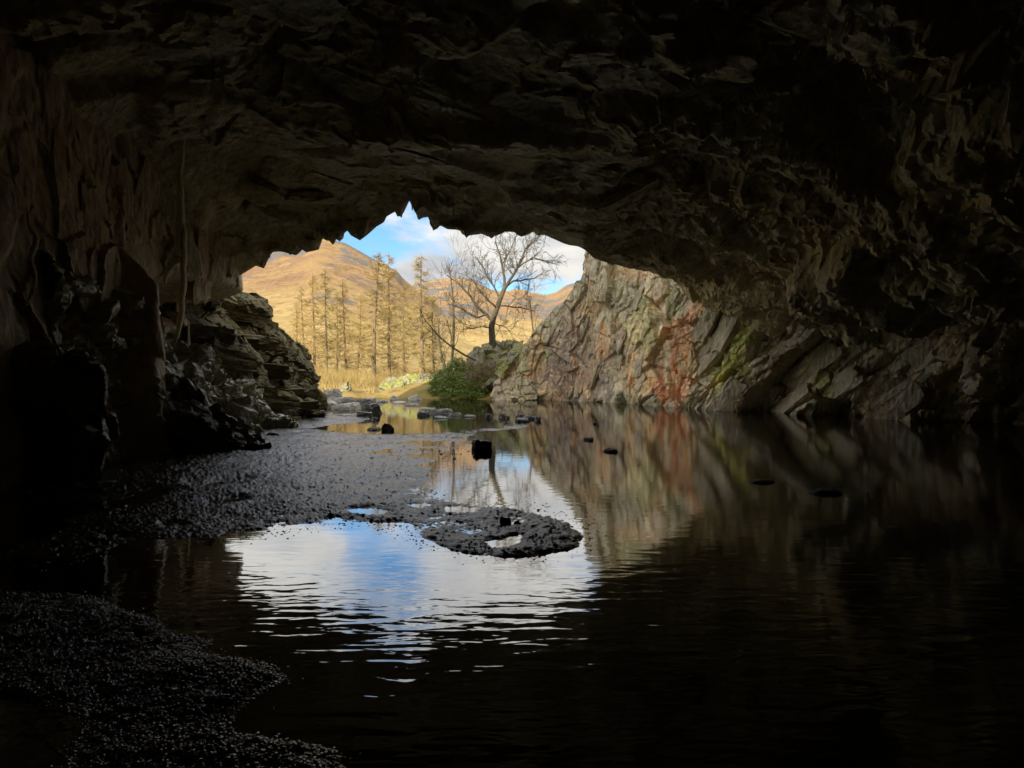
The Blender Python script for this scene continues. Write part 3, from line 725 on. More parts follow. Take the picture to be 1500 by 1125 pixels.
g1_ = scatter_pebbles('gravel', 46000, .003, .011, near * (m2 < .3), 1.0, 1); tag(g1_, 'dark wet gravel spit beside the viewer', None, None, 'stuff')
far_ = (PY < 845) & (m1 > .45)
g2_ = scatter_pebbles('gravel', 9000, .004, .012, far_ * (m2 < .4), 1.0, 2); tag(g2_, 'wet grit strewn over the mud bank', None, None, 'stuff')
edge_ = (m3 > .04) & (m1 < .5) & (PY > 735)
g3_ = scatter_pebbles('gravel', 1500, .003, .010, edge_ * m3 ** 1.5, 1.0, 3, .2); g4_ = scatter_pebbles('gravel', 420, .010, .024, (m1 > .5) * (m2 < .4) * patchy, 1.0, 4, .3); tag(g4_, 'larger slate chips among the grit and gravel', None, None, 'stuff')
tag(g3_, 'scattered grit breaking the water along the mud edge', None, None, 'stuff')

# ------------------------------------------------------------------ boulders and stones
def boulder(name, label, cat, pts, mat, edge=.09, amp=.10, cell=.5, seed=0, group=None, flatten=None):
    pts = np.array(pts, float); b = pts.mean(0); b[2] = max(pts[:, 2].min(), 0)
    me = hull_mesh(name, pts - b, edge, amp, cell, seed, 32, fine=amp * .25, flatten=flatten)
    o = new_obj(name, me, mat); o.location = b; tag(o, label, cat, group); return o
def pp(lst): return [P(*a) for a in lst]
boulder('boulder', 'huge black boulder at the left edge with a flat sloping top', 'boulder',
        pp([(-90, 488, 10.2), (0, 502, 10.0), (60, 522, 9.8), (120, 517, 9.9), (158, 514, 10.2), (168, 540, 10.2), (160, 600, 10.0), (172, 660, 10.0), (150, 700, 9.9), (60, 720, 9.4), (-90, 740, 9.0), (-90, 600, 9.2), (60, 600, 9.3), (120, 530, 12), (0, 500, 12.4), (-90, 500, 12.4), (160, 640, 12), (0, 690, 12.4), (-90, 700, 12.4)]),
        M_WET, .085, .20, 1.0, 601)
boulder('boulder', 'long wet black boulder tapering to a point on the mud', 'boulder',
        pp([(168, 548, 13.0), (215, 537, 13.6), (262, 549, 13.8), (292, 568, 13.6), (318, 592, 13.5), (342, 612, 13.5), (372, 634, 13.5), (402, 662, 13.4), (380, 668, 13.2), (300, 668, 13.0), (220, 672, 12.6), (165, 668, 12.2), (180, 620, 12.3), (230, 600, 12.6), (300, 620, 12.9), (215, 545, 15), (262, 560, 15), (330, 620, 14.6), (385, 655, 14.3), (180, 560, 15), (180, 650, 14.8)]),
        M_WET, .07, .14, .7, 602)
STN = []
def stone(px, py, w, h, mat, label, seed, name='stone', cat='stone', depth=None, yaw=None, tilt=.0, pts_n=8, taper=.4):
    g = G(px, py); s = g[1] / F; r = np.random.default_rng(seed)
    W, H = w * s, h * s; D = depth if depth else W * r.uniform(.7, 1.1)
    base = []; n = 5 + pts_n // 3
    for a in range(n):
        th = (a + r.uniform(-.35, .35)) / n * 6.283; e = 1 / max(abs(math.cos(th)), abs(math.sin(th))) ** .6
        c, sn = math.cos(th) * W / 2 * e, math.sin(th) * D / 2 * e
        k = 1 - taper * r.uniform(.3, 1.0); zt = r.uniform(.62, 1.0)
        base += [(c * r.uniform(.9, 1.02), sn, -.5 * H), (c * (1 + k) / 2 * 1.02, sn * (1 + k) / 2, H * zt * r.uniform(.3, .7)), (c * k, sn * k, H * zt)]
    base = np.array(base)
    me = hull_mesh(name, base, max(min(W, D) / 9, .022), min(H, W) * .07, max(W * .22, .05), seed, 28, fine=min(H, W) * .03)
    o = new_obj(name, me, mat); o.location = (g[0], g[1] + D * .2, .0)
    o.rotation_euler = (r.normal(.0, .05), tilt + r.normal(0, .04), yaw if yaw is not None else r.uniform(-.35, .35)); tag(o, label, cat); return o
S = [
 (706, 659, 34, 16, M_STONE_D, 'dark square block of stone standing alone at the mud edge', 701, dict(taper=.22, depth=.5, yaw=.25, pts_n=5, tilt=.06)),
 (620, 609, 22, 7, M_STONE_D, 'dark slate at the left end of the flat stone cluster in the pool', 702, {}),
 (648, 606, 36, 8, M_STONE, 'largest pale-topped slate slab of the flat stone cluster in the pool', 703, dict(tilt=.06)),
 (625, 602, 26, 5, M_STONE_W, 'pale flat slab just behind the flat stone cluster in the pool', 704, {}),
 (666, 609, 22, 4, M_STONE, 'low thin slate beside the largest flat slab in the pool', 705, {}),
 (646, 613, 26, 3, M_STONE_D, 'barely showing slate in front of the largest flat slab', 706, {}),
 (689, 611, 20, 3.5, M_STONE_D, 'thin dark slate lying alone between the stone clusters in the pool', 707, {}),
 (716, 613, 13, 7, M_STONE, 'small bluish-grey stone midway between the pool stone clusters', 708, {}),
 (736, 612, 13, 9, M_STONE_W, 'small pale upright stone left of the dark slate pile', 709, {}),
 (744, 613, 7, 5, M_STONE_D, 'tiny dark stone touching the small pale upright stone', 710, {}),
 (763, 612, 17, 6, M_STONE, 'grey slate on the back of the dark slate pile', 711, {}),
 (775, 614, 22, 5, M_STONE_D, 'dark slate in the middle of the dark slate pile', 712, {}),
 (766, 618, 24, 6, M_STONE_D, 'dark slate at the front of the dark slate pile', 713, {}),
 (788, 617, 10, 8, M_STONE_W, 'small pale stone at the right end of the dark slate pile', 714, {}),
 (569, 631, 26, 11, M_STONE_D, 'dark pointed stone in the golden shallow pool', 715, dict(taper=.75, pts_n=2)),
 (547, 630, 22, 3.5, M_STONE_W, 'pale flat sliver left of the dark pointed stone', 716, {}),
 (862, 645, 17, 4.5, M_STONE_W, 'small pale-edged stone alone in the pool before the cliff', 717, {}),
 (895, 662, 24, 4.5, M_STONE_W, 'flat pale-rimmed stone in the pool, nearer than its small neighbour', 718, {}),
 (871, 621, 8, 3, M_STONE_W, 'tiny white stone in the pool close under the cliff', 719, {}),
 (1117, 707, 42, 4, M_STONE_W, 'thin flat slate in the dark water on the right', 720, dict(tilt=-.05)),
 (1211, 723, 46, 6, M_STONE_D, 'black stone in the dark water on the far right', 721, {}),
 (740, 768, 18, 11, M_STONE_D, 'black lump on the rounded tip of the mud bank', 722, {}),
 (757, 769, 10, 6, M_STONE_D, 'smaller black lump right of the lump on the mud tip', 723, {}),
 (398, 645, 32, 12, M_STONE_D, 'rounded dark stone beyond the tip of the long black boulder', 724, dict(taper=.6)),
 (398, 660, 16, 6, M_STONE_D, 'small dark stone at the very tip of the long black boulder', 725, {}),
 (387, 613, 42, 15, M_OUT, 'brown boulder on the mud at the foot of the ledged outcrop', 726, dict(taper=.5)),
 (345, 668, 24, 9, M_STONE, 'shiny bluish stone at the foot of the long black boulder', 727, dict(tilt=.1)),
 (310, 671, 50, 9, M_STONE_D, 'low wet rock shelf before the long black boulder', 728, {}),
 (268, 678, 40, 9, M_STONE_D, 'low dark hump left of the wet rock shelf', 729, {}),
 (335, 679, 30, 6, M_STONE, 'flat slate in front of the shiny bluish stone', 730, {}),
 (415, 665, 16, 4, M_STONE_D, 'thin dark slate on the mud right of the black boulder tip', 731, {}),
 (572, 640, 0, 0, None, None, 0, None),
 (487, 588, 40, 20, M_STONE_W, 'large pale rock at the top of the stone heap by the mouth', 732, dict(taper=.5)),
 (507, 583, 20, 25, M_MOSSROCK, 'upright brown boulder at the back of the stone heap by the mouth', 733, dict(taper=.45)),
 (502, 589, 34, 8, M_STONE, 'flat slab below the upright brown boulder', 734, {}),
 (480, 597, 34, 11, M_STONE_W, 'pale tilted slab against the outcrop in the stone heap', 735, dict(tilt=.2)),
 (505, 600, 40, 10, M_STONE_W, 'broad pale slab in the middle of the stone heap', 736, dict(tilt=-.1)),
 (528, 598, 34, 13, M_STONE, 'greenish-grey rock right of the broad pale slab', 737, {}),
 (548, 606, 24, 17, M_STONE_D, 'tall dark rock at the right end of the stone heap', 738, dict(taper=.5)),
 (533, 612, 26, 9, M_STONE_D, 'low dark rock before the tall dark heap-end rock', 739, {}),
 (505, 612, 36, 6, M_STONE_W, 'white flat slab lying at the front of the stone heap', 740, {}),
 (472, 612, 16, 12, M_STONE_W, 'pale wedge stone touching the outcrop foot', 741, {}),
 (456, 613, 18, 7, M_STONE_D, 'dark stone left of the pale wedge stone at the outcrop foot', 742, {}),
 (434, 613, 14, 5, M_STONE, 'small grey stone on the mud below the outcrop', 743, {}),
 (410, 612, 12, 4, M_STONE_W, 'small pale stone between the brown boulder and the grey stone', 744, {}),
 (607, 586, 20, 7, M_STONE_W, 'pale leaning slab on the far shore beside the evergreen bush', 745, dict(tilt=-.35)),
 (577, 586, 16, 7, M_STONE_W, 'pale rounded stone on the far shore below the mossy mound', 746, {}),
 (560, 589, 18, 3.5, M_STONE, 'flat grey stone on the far shore, leftmost of three', 747, {}),
 (585, 591, 22, 3.5, M_STONE_W, 'flat white stone on the far shore, middle of three', 748, {}),
 (604, 594, 26, 3.5, M_STONE, 'flat grey stone at the water beyond the pool slabs', 749, {}),
 (541, 588, 20, 5, M_STONE, 'low grey stone in the gap between heap and far shore', 750, {}),
]
for px, py, w, h, m, lab, sd, kw in S:
    if m is not None: stone(px, py, w, h, m, lab, sd, **kw)
# stones along the dim foot of the left boulders
for k, (px, py, w, h, lab) in enumerate([(150, 712, 30, 6, 'small black stone at the foot of the huge left boulder'), (205, 690, 34, 8, 'wet black stone in the corner between the two boulders'), (240, 684, 26, 6, 'flat black stone before the corner between the boulders'), (188, 782, 12, 6, 'small grey stone by the edge of the near pool')]):
    stone(px, py, w, h, M_STONE_D, lab, 760 + k)

# ------------------------------------------------------------------ roots hanging on the left wall
def ribbon_root(name, label, strands, mat, sides=7):
    base = np.array(strands[0][0][-1], float); e = empty(name, base)
    tag(e, label, 'root')
    for k, (pts, rad) in enumerate(strands):
        pts = np.array(pts, float); n = len(pts); u = np.linspace(0, 1, n); uu = np.linspace(0, 1, n * 6)
        sm = np.stack([np.interp(uu, u, pts[:, c]) for c in range(3)], 1)
        rr = np.interp(uu, u, rad) * (1 + .35 * vnoise(sm * 5.1 + k, 3)); sm[:, :2] += .05 * np.stack([vnoise(sm * 4 + 9, 1), vnoise(sm * 4 + 5, 2)], 1)
        v, f = tubes([(sm, np.maximum(rr, .003))], sides); cy_ = np.repeat(sm[:, 1], sides); v[:, 1] = cy_ + (v[:, 1] - cy_) * 1.9; me = raw_mesh('strand', v, f, 4); finish(me, 60)
        put('strand', me, mat, e)
yw = 15.6
ribbon_root('hanging_root', 'long pale forked root hanging down the dark left wall', [
    ([P(267, 200, yw), P(266, 260, yw), P(264, 330, yw), P(258, 375, yw - .1), P(248, 400, yw - .1), P(243, 416, yw - .1)], [.025, .05, .08, .075, .055, .012]),
    ([P(268, 330, yw), P(268, 380, yw), P(266, 430, yw - .1), P(263, 470, yw - .1), P(258, 500, yw - .1), P(254, 520, yw - .1)], [.045, .06, .065, .055, .03, .008])], M_ROOT)
yw = 11.6
strs = []
for k in range(9):
    x0 = 92 + rng.normal(0, 3); x1 = 96 + rng.normal(0, 8)
    strs.append(([P(91, 325 + 10 * rng.random(), yw), P(x0, 380, yw - .05 * rng.random()), P((x0 + x1) / 2 + 2, 430, yw), P(x1, 470, yw - .05), P(x1 + 4 + rng.normal(0, 3), 485 + 35 * rng.random(), yw - .05)], [.012, .022, .028, .022, .006]))
ribbon_root('hanging_root', 'bundle of reddish root strands hanging at the far left', strs, M_ROOTRED, 5)
yw = 16.2
ribbon_root('hanging_root', 'short thin pale root just right of the long forked root', [([P(278, 470, yw), P(277, 500, yw), P(275, 535, yw)], [.012, .03, .02])], M_ROOT, 5)
yw = 9.9
ribbon_root('hanging_root', 'faint crooked root strand left of the red root bundle', [([P(44, 305, yw), P(50, 345, yw), P(44, 380, yw), P(52, 420, yw), P(42, 450, yw)], [.01, .03, .03, .02, .01])], M_ROOTRED, 5)

# ------------------------------------------------------------------ land outside
ppx_ = np.arange(-700, 2300, 5.0); yv = np.concatenate([np.geomspace(31.5, 75, 130)[:-1], np.geomspace(75, 900, 260)])
PXt, Yt = np.meshgrid(ppx_, yv, indexing='ij')
Xt = (PXt - 750) / F * Yt
rl = np.array([(-700, 420), (0, 380), (250, 370), (368, 376), (400, 371), (430, 366), (447, 362), (462, 354), (470, 351), (480, 353), (492, 358), (505, 361), (525, 371), (545, 383), (565, 393), (580, 402), (592, 416), (610, 432), (640, 455), (700, 490), (760, 530), (2300, 545)], float)
rr_ = np.array([(-700, 470), (500, 450), (590, 422), (620, 416), (648, 410), (668, 408), (690, 410), (705, 420), (725, 428), (742, 430), (760, 428), (785, 430), (800, 433), (815, 430), (830, 421), (850, 415), (1000, 400), (2300, 400)], float)
def ridge(tab, Yr, y0, pw):
    el = np.interp(PXt, tab[:, 0], tab[:, 1]); zr = CH + (HY - el) / F * Yr
    u = np.clip((Yt - y0) / (Yr - y0), 0, 1)
    return zr * u ** pw * np.where(Yt > Yr, np.clip(1 - (Yt - Yr) / Yr * 1.2, -.2, 1), 1)
tw_ = np.stack([Xt, Yt, np.zeros_like(Xt)], -1).reshape(-1, 3)
ZL = ridge(rl, 330.0, 85, 1.25); ZR = ridge(rr_, 620.0, 150, 1.1)
Zt = np.maximum(ZL, ZR)
rel = fbm(tw_, .02, 6, 120, .55).reshape(Xt.shape); ramp_ = sstep(85, 190, Yt)
craggy = facet(tw_ / np.array([22, 26, 20]), 125, .8, .0).reshape(Xt.shape)
near_r = np.exp(-((Yt - 330) / 30) ** 2) * .0
Zt = Zt + ramp_ * (rel * 1.5 + craggy * .8 * sstep(.15, .5, fbm(tw_, .012, 3, 128).reshape(Xt.shape)))
crag = sstep(.02, .3, fbm(tw_, .045, 6, 130, .65).reshape(Xt.shape) + .22 * sstep(440, 380, HY - F * (Zt - CH) / Yt) * sstep(120, 200, Yt) - .08) * ramp_
base_n = -.45 + .85 * sstep(37.5, 43.5, Yt + 1.2 * vnoise(tw_ * .4, 140).reshape(Xt.shape)) + .9 * sstep(60, 110, Yt)
stream = np.exp(-((PXt - 545) / 26) ** 2) * sstep(48, 40, Yt); base_n -= .3 * stream
def bumpm(px, Y, sx, sy, h): 
    x0 = (px - 750) / F * Y
    return h * np.exp(-((Xt - x0) / sx) ** 2 - ((Yt - Y) / sy) ** 2)
mounds = bumpm(605, 45, 1.7, 1.8, .15) + bumpm(720, 43.5, 2.3, 2.2, 2.3) + bumpm(660, 46, 2.6, 3, .7) + bumpm(470, 50, 3, 4, .5)
Zt = np.maximum(Zt, 0) + base_n + mounds + .10 * fbm(tw_, 1.1, 4, 150).reshape(Xt.shape) * sstep(120, 60, Yt)
leftrise = 6 * sstep(-12, -18, Xt) * sstep(37, 33, Yt); Zt = Zt + leftrise
rightrise = 7 * sstep(7, 13, Xt) * sstep(52, 44, Yt); Zt = Zt + rightrise
land = np.stack([Xt, Yt, Zt], -1)
# only far from the cave hall: the land starts outside the mouth
isplit = int(np.argmin(abs(yv - 82)))
upper = sstep(14, 34, Zt + 6 * fbm(tw_, .03, 4, 171).reshape(Xt.shape) * 1.0)
crag = crag * sstep(.25, .7, upper)
tintl = np.stack([crag, upper, np.zeros_like(crag)], -1)
hill = new_obj('hill', grid_mesh('hill', land[:, isplit:], 179, tintl[:, isplit:]), M_FELL); tag(hill, 'sunlit golden fell with grey crags beyond the trees', None, None, 'structure')
keep = land[:, :isplit + 1].copy()
outsidecave = (keep[..., 0] > 2.5) & (keep[..., 1] < 40) | (keep[..., 0] < -9.5) & (keep[..., 1] < 30)
keep[..., 2] = np.where(outsidecave, np.minimum(keep[..., 2], -1.0), keep[..., 2])
terr = new_obj('terrain', grid_mesh('terrain', keep, 179), M_TURF); tag(terr, 'rough grassy shore and valley floor outside the cave', None, None, 'structure')
def ground_z(x, y):
    px = 750 + F * x / y; i = int(np.clip(round((px + 700) / 5), 0, len(ppx_) - 1)); j = int(np.argmin(abs(yv - y))); return float(Zt[i, j])

# mossy mound with a rock face, right of the stream
boulder('mossy_rock', 'low rock outcrop capped with bright moss on the far shore', 'rock',
        pp([(553, 582, 44), (556, 568, 44), (568, 556, 44.5), (590, 549, 45), (615, 548, 45.5), (640, 552, 45.5), (636, 575, 44), (610, 583, 43), (575, 586, 43), (560, 570, 47), (600, 556, 48), (640, 560, 48)]), M_MOSSROCK, .16, .14, .6, 620)
boulder('mossy_rock', 'moss-topped bank under the bare oak', 'rock',
        pp([(682, 532, 41.5), (690, 515, 42), (705, 505, 42), (722, 498, 42), (745, 496, 42), (762, 500, 41.8), (770, 520, 41), (750, 545, 40.5), (720, 560, 40.3), (695, 575, 40.3), (680, 560, 41), (690, 520, 46), (750, 505, 46), (690, 580, 46), (760, 580, 44)]), M_MOSSROCK, .14, .22, .8, 621)
boulder('rock_slab', 'leaning greenish slab between the mossy bank and the cliff', 'rock',
        pp([(724, 548, 39.6), (738, 525, 39.8), (756, 503, 40), (768, 497, 40), (764, 512, 39.6), (748, 534, 39.3), (732, 552, 39.2), (740, 530, 40.4), (762, 506, 40.4)]), M_MOSSROCK, .12, .06, .4, 622)
boulder('mossy_rock', 'speckled pale boulder at the waterline under the leaning slab', 'rock',
        pp([(718, 584, 39), (724, 560, 39.3), (745, 549, 39.4), (765, 548, 39.4), (780, 560, 39), (786, 584, 38.6), (750, 590, 38.4), (722, 590, 38.6), (750, 560, 40.5), (740, 590, 40.5)]), M_SLAB_R, .10, .09, .5, 623)

# ------------------------------------------------------------------ trees
def grow(start, d, length, r0, depth, out, r, spread=.55, up=.12, nseg=5, kids=(3, 5)):
    pts = [np.array(start, float)]; rad = [r0]; d = np.array(d, float); d /= np.linalg.norm(d)
    for k in range(nseg):
        d = d + r.normal(0, .17, 3) + np.array([0, 0, up * .35]); d /= np.linalg.norm(d)
        pts.append(pts[-1] + d * length / nseg); rad.append(r0 * (1 - .75 * (k + 1) / nseg))
    out.append((np.array(pts), np.array(rad), depth))
    if depth > 0:
        for k in range(r.integers(*kids) + 1):
            f = r.uniform(.25, 1.0); i = min(int(f * nseg), nseg - 1); p = pts[i] + (pts[i + 1] - pts[i]) * (f * nseg - i)
            dd = (pts[i + 1] - pts[i]); dd /= np.linalg.norm(dd)
            nd = dd + r.normal(0, spread, 3); grow(p, nd, length * r.uniform(.42, .68), max(rad[i] * .6, .006), depth - 1, out, r, spread, up, max(nseg - 1, 3), kids)
OY = 42.0
oak = empty('oak_tree', P(722, 512, OY)); tag(oak, 'bare spreading oak on the mossy bank beside the cliff', 'tree')
def limb(lst, r0, r1, n=26):
    a = np.array([P(x, y, OY + dy) for x, y, dy in lst]); u = np.linspace(0, 1, len(a)); uu = np.linspace(0, 1, n)
    return np.stack([np.interp(uu, u, a[:, c]) for c in range(3)], 1), np.linspace(r0, r1, n)
trunkp = limb([(722, 516, 0), (721, 495, 0), (720, 478, 0), (723, 465, 0), (728, 452, 0), (733, 437, 0), (740, 420, 0)], .23, .13)
v, f = tubes([trunkp], 10); me = raw_mesh('trunk', v, f, 4); finish(me, 179); put('trunk', me, M_BARK, oak)
LIMBS = [([(721, 470, 0), (712, 461, .1), (700, 450, .3), (690, 437, .5), (680, 424, .5), (668, 412, .6), (655, 404, .8)], .11, .03), ([(712, 461, .1), (700, 466, -.3), (688, 460, -.6), (672, 450, -.9), (655, 446, -1)], .06, .02),
         ([(740, 420, 0), (748, 408, -.2), (757, 395, -.4), (764, 380, -.4), (772, 363, -.5), (780, 350, -.5)], .11, .03), ([(738, 424, 0), (738, 405, .3), (736, 388, .5), (731, 370, .6), (725, 354, .6)], .09, .025),
         ([(733, 437, 0), (724, 420, .6), (715, 405, .9), (706, 388, 1.1), (696, 376, 1.2)], .085, .025), ([(740, 420, 0), (752, 412, .5), (768, 409, .9), (782, 408, 1.1), (795, 400, 1.2)], .07, .02),
         ([(732, 448, 0), (745, 449, -.5), (762, 451, -.9), (780, 454, -1.1)], .055, .015), ([(757, 395, -.4), (768, 384, -1), (782, 378, -1.4), (800, 384, -1.6), (814, 386, -1.7)], .06, .015), ([(728, 452, 0), (715, 440, -.8), (700, 422, -1.4), (692, 405, -1.6)], .07, .02),
         ([(720, 480, 0), (708, 478, -.6), (695, 482, -1), (682, 480, -1.2)], .04, .012), ([(724, 475, 0), (738, 478, .6), (752, 490, .9)], .035, .012), ([(764, 380, -.4), (770, 366, -.2), (784, 352, 0), (792, 346, .1)], .05, .015), ([(736, 388, .5), (745, 372, .8), (752, 358, 1), (756, 346, 1.1)], .05, .014)]
r_ = np.random.default_rng(31)
for lst, a, b in LIMBS:
    pts_, rad_ = limb(lst, a, b)
    pts_ = pts_ + .05 * np.stack([vnoise(pts_ * 1.9, 1), vnoise(pts_ * 1.9, 2), vnoise(pts_ * 1.9, 3)], 1)
    tw_list = [(pts_, rad_)]
    for k in range(10):
        fi = r_.uniform(.25, 1); i = int(fi * (len(pts_) - 2)); dd = pts_[i + 1] - pts_[i]; dd /= np.linalg.norm(dd)
        o_ = []; grow(pts_[i], dd * .8 + r_.normal(0, .6, 3) + np.array([0, 0, .2]), r_.uniform(.7, 1.5), max(rad_[i] * .5, .014), 2, o_, r_, .65, .2, 5, (2, 5))
        tw_list += [(p_, np.maximum(q_, .007)) for p_, q_, _ in o_]
    v, f = tubes(tw_list, 4); put('branch', raw_mesh('branch', v, f, 4), M_BARK, oak)

# leaning bare sapling in front of the larches, and a bare birch behind the oak
lt = empty('leaning_tree', P(697, 528, 41)); tag(lt, 'thin bare tree leaning far left out over the evergreen bush', 'tree')
o_ = []; OYs, OY = OY, 41.0
st = limb([(697, 528, 0), (680, 520, 0), (662, 508, -.2), (645, 495, -.3), (632, 480, -.4), (622, 468, -.5), (614, 452, -.6)], .07, .02); st2 = limb([(640, 490, -.3), (632, 470, .2), (636, 450, .3), (642, 430, .3)], .035, .01)
v, f = tubes([st], 6); put('trunk', raw_mesh('trunk', v, f, 4), M_BARK, lt)
tl_ = [st2]
for k in range(22):
    src = st if k < 15 else st2; i = r_.integers(8, 25); o_ = []; grow(src[0][i], r_.normal(0, .7, 3) + np.array([-.2, 0, .5]), r_.uniform(.5, 1.3), .014, 1, o_, r_, .6, .1, 5, (2, 5)); tl_ += [(p_, np.maximum(q_, .006)) for p_, q_, _ in o_]
v, f = tubes(tl_, 3); put('branch', raw_mesh('branch', v, f, 4), M_BIRCHTWIG, lt); OY = OYs
def bare_tree(px, topy, Y, label, seed, spread):
    x = (px - 750) / F * Y; z0 = ground_z(x, Y) - .1; top = CH + (HY - topy) / F * Y; H = top - z0; r = np.random.default_rng(seed)
    e = empty('bare_tree', (x, Y, z0)); tag(e, label, 'tree')
    n = 14; u = np.linspace(0, 1, n); tp = np.stack([x + .25 * np.sin(u * 4 + seed), np.full(n, Y) + .2 * np.sin(u * 5), z0 + H * .9 * u], 1); tr_ = .13 * (1 - .85 * u) + .01
    v, f = tubes([(tp, tr_)], 7); put('trunk', raw_mesh('trunk', v, f, 4), M_BARK, e)
    L = []
    for k in range(15):
        i = r.integers(4, n - 1); a = r.uniform(0, 6.283); o2 = []
        grow(tp[i], (math.cos(a) * spread, math.sin(a) * spread, .9), H * r.uniform(.18, .32), max(tr_[i] * .45, .012), 2, o2, r, .5, .25, 5, (2, 4)); L += [(p_, np.maximum(q_, .008)) for p_, q_, _ in o2]
    v, f = tubes(L, 3); put('branch', raw_mesh('branch', v, f, 4), M_BIRCHTWIG, e)
bare_tree(660, 366, 52, 'slender bare birch whose twigs reach the sky left of the oak', 12, .55)
bare_tree(780, 418, 60, 'small bare tree on the skyline right of the oak trunk', 13, .45)
bare_tree(648, 455, 50, 'low bare thicket tree behind the evergreen bush', 14, .8)

def larch_parts(seed, H=11.0):
    r = np.random.default_rng(seed); n = 22; u = np.linspace(0, 1, n)
    tp = np.stack([.10 * np.sin(u * 3 + seed) * H * .1, .08 * np.sin(u * 4 + seed * 2) * H * .1, u * H], 1); tr_ = .15 * (1 - u) ** .9 + .012
    v, f = tubes([(tp, tr_)], 8); trunk = raw_mesh('trunk', v, f, 4); finish(trunk, 179); trunk.materials.append(M_LARCHBARK)
    L = []
    for k in range(125):
        h = .10 + .88 * (k + r.random()) / 125; a = r.uniform(0, 6.283); c = np.array([np.interp(h, u, tp[:, i]) for i in range(3)])
        ln = (1 - h) ** .75 * 2.5 * r.uniform(.25, 1.2) + .12
        if h < .3: ln *= r.uniform(.2, .9)
        d = np.array([math.cos(a), math.sin(a), 0]); m = 6; w = np.linspace(0, 1, m)
        bpts = c + d[None] * (w * ln)[:, None]; bpts[:, 2] += ln * (-.28 * np.sin(w * 2.4) + .22 * w ** 2) + .25 * ln * (h > .8) * w; bpts += r.normal(0, .02, (m, 3))
        L.append((bpts, np.linspace(.026, .012, m)))
        for t_ in range(int(8 + ln * 13)):
            i = r.uniform(.15, 1) * (m - 1); i0 = min(int(i), m - 2); p0 = bpts[i0] + (bpts[i0 + 1] - bpts[i0]) * (i - i0)
            sd = np.cross(d, (0, 0, 1)) * r.choice([-1, 1]); dd = sd * r.uniform(.3, 1) + d * r.uniform(.2, .8) + np.array([0, 0, r.normal(-.35, .35)])
            dd /= np.linalg.norm(dd); tl = r.uniform(.15, .5)
            L.append((np.array([p0, p0 + dd * tl * .5 + (0, 0, -.02), p0 + dd * tl]), np.array([.012, .011, .006])))
    v, f = tubes(L, 3); crown = raw_mesh('crown', v, f, 4)
    return trunk, crown
LV = [larch_parts(s) for s in (1, 2, 3)]
crowns2 = [c.copy() for _, c in LV]
for (_, c), c2 in zip(LV, crowns2): c.materials.append(M_TWIG); c2.materials.append(M_TWIG2)
LAR = [(459, 400, 62, 'larch standing leftmost of the clear-cut trunks, before the pale slope', 1), (476, 393, 58, 'larch just right of the leftmost tall larch', 1), (508, 408, 60, 'larch in the middle of the left-hand larch group', 1), (548, 366, 54, 'tallest thick-trunked larch cutting the fell skyline', 1.25),
       (572, 370, 57, 'slim larch just right of the thick-trunked larch', 1), (621, 371, 50, 'broad larch left of the oak with its tip in the clouds', 1.1), (434, 440, 66, 'thin larch at the left end of the group beside the outcrop', .9), (494, 425, 68, 'thin rear larch in the left-hand larch group', .8),
       (522, 428, 66, 'short larch between the left group and the thick-trunked larch', .8), (590, 415, 66, 'short larch between the slim larch and the broad larch', .9), (446, 418, 70, 'rear larch between the two leftmost larches', .8), (637, 430, 64, 'short larch behind the broad larch on its right', .9)]
for k, (px, ty, Y, lab, th_) in enumerate(LAR):
    x = (px - 750) / F * Y; z0 = ground_z(x, Y) - .1; H = CH + (HY - ty) / F * Y - z0; s = H / 11.0
    e = empty('larch_tree', (x, Y, z0)); e.rotation_euler = (.035 * math.sin(k * 2.1), .04 * math.sin(k * 3.7), k * 1.3); e.scale = (s * (1.0 if th_ <= 1 else th_), s * (1.0 if th_ <= 1 else th_), s); tag(e, lab, 'tree', 'bare larches outside the cave')
    tr_, cr_ = LV[k % 3]
    a = new_obj('trunk', tr_, None, e); b = new_obj('crown', cr_ if k % 2 == 0 else crowns2[k % 3], None, e)

# ------------------------------------------------------------------ evergreen bush, scrub, grass
def leaves(centers, normals_spread, n, size, seed, aspect=.5):
    r = np.random.default_rng(seed); c = centers
    a = r.normal(size=(n, 3)); a /= np.linalg.norm(a, axis=1, keepdims=True); b = np.cross(a, r.normal(size=(n, 3))); b /= np.linalg.norm(b, axis=1, keepdims=True)
    s = size * r.uniform(.6, 1.3, (n, 1))
    v = np.stack([c - a * s, c + b * s * aspect, c + a * s, c - b * s * aspect], 1)
    return v.reshape(-1, 3), np.arange(n * 4).reshape(n, 4)
eb = empty('evergreen_bush', P(675, 586, 40.5)); tag(eb, 'dense dark green bush at the water under the leaning tree', 'bush')
lob = [(664, 547, 42, 1.0), (646, 556, 42, .7), (688, 553, 41.6, .9), (704, 566, 41, .75), (660, 567, 41.2, 1.0), (680, 575, 40.7, .9), (642, 570, 41.6, .7), (698, 578, 40.5, .7), (672, 532, 42.2, .45), (655, 582, 40.6, .5), (720, 552, 41, .5)]
cs = []; rr2 = np.random.default_rng(77)
for px, py, Y, R in lob:
    R = R * .92; n = int(5200 * R * R); d = rr2.normal(size=(n, 3)); d /= np.linalg.norm(d, axis=1, keepdims=True); lump = 1 + .55 * vnoise(d * 2.6 + px, 6) + .3 * vnoise(d * 6 + px, 8)
    cs.append(P(px, py, Y) + d * (R * lump * rr2.uniform(.45, 1.0, n) ** .5)[:, None] * np.array([1, 1, .85]))
cs = np.concatenate(cs); cs = cs[cs[:, 2] > .05]
v, f = leaves(cs, 1, len(cs), .05, 5); put('foliage', raw_mesh('foliage', v, f, 4), M_LEAF, eb)
sL = []
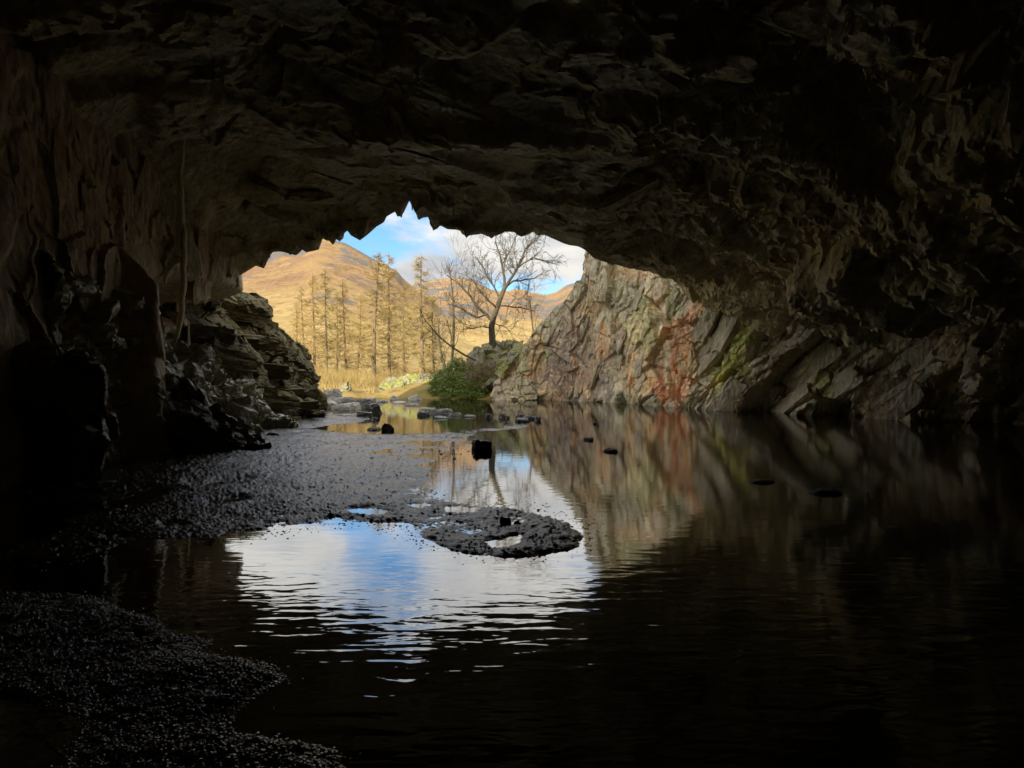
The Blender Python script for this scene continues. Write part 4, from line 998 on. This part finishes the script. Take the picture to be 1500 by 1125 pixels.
for px, py, Y, R in lob[:8]:
    sL.append((np.stack([P(675, 584, 40.9), (P(675, 584, 40.9) + P(px, py, Y)) / 2 + (0, .1, .1), P(px, py, Y)]), np.array([.05, .035, .01])))
v, f = tubes(sL, 5); put('stem', raw_mesh('stem', v, f, 4), M_BARK, eb)
def strands(name, label, pts_, hgt, mat, seed, wid=.012, lean=.35):
    r = np.random.default_rng(seed); n = len(pts_); d = r.normal(0, lean, (n, 3)); d[:, 2] = 1; h = hgt * r.uniform(.4, 1.2, (n, 1)); a = r.uniform(0, 6.283, n)
    side = np.stack([np.cos(a), np.sin(a) * .4, np.zeros(n)], 1) * wid
    mid = pts_ + d * h * .55; tip = pts_ + d * h + r.normal(0, .12, (n, 3)) * h
    v = np.stack([pts_ - side, pts_ + side, mid + side * .6, mid - side * .6, tip, tip + side * .2], 1)
    f = np.array([(0, 1, 2, 3), (3, 2, 5, 4)]); f = (f[None] + (np.arange(n) * 6)[:, None, None]).reshape(-1, 4)
    o = new_obj(name, raw_mesh(name, v.reshape(-1, 3), f, 4), mat); tag(o, label, None, None, 'stuff'); return o
def ground_pts(n, px0, px1, y0, y1, seed):
    r = np.random.default_rng(seed); Y = r.uniform(y0, y1, n); px = r.uniform(px0, px1, n); x = (px - 750) / F * Y
    i = np.clip(((px + 700) / 5).round().astype(int), 0, len(ppx_) - 1); j = np.searchsorted(yv, Y).clip(0, len(yv) - 1)
    return np.stack([x, Y, Zt[i, j]], 1)
def clumped(p, sc, thr, seed, clear=True):
    k = fbm(p * np.array([1, 1, 0]), sc, 3, seed) > thr
    px = 750 + F * p[:, 0] / p[:, 1]
    if clear: k &= ~((px > 548) & (px < 650) & (p[:, 1] < 48.5))
    return p[k]
strands('grass', 'golden dry grass on the valley floor under the larches', clumped(ground_pts(42000, 380, 720, 44, 82, 1), .6, .0, 201), .5, M_DRY, 1, .018)
strands('undergrowth', 'tangled olive scrub between the larch trunks', clumped(ground_pts(26000, 420, 700, 47, 72, 2), .35, .1, 202), 1.15, M_TWIG2, 2, .011, .55)
strands('grass', 'pale tufts along the far shore', clumped(ground_pts(7000, 530, 740, 40.5, 45, 3), .9, .1, 203), .25, M_DRY, 3, .012)
pt = np.stack([P(x, y, Y) for x, y, Y in zip(rr2.uniform(682, 735, 1000), rr2.uniform(525, 562, 1000), rr2.uniform(40.2, 41.0, 1000))]); pt[:, 2] -= .35
strands('undergrowth', 'brown dead scrub hanging over the mossy bank', pt[(pt[:, 2] > .3)], .5, M_SCRUB, 4, .01, 1.2)
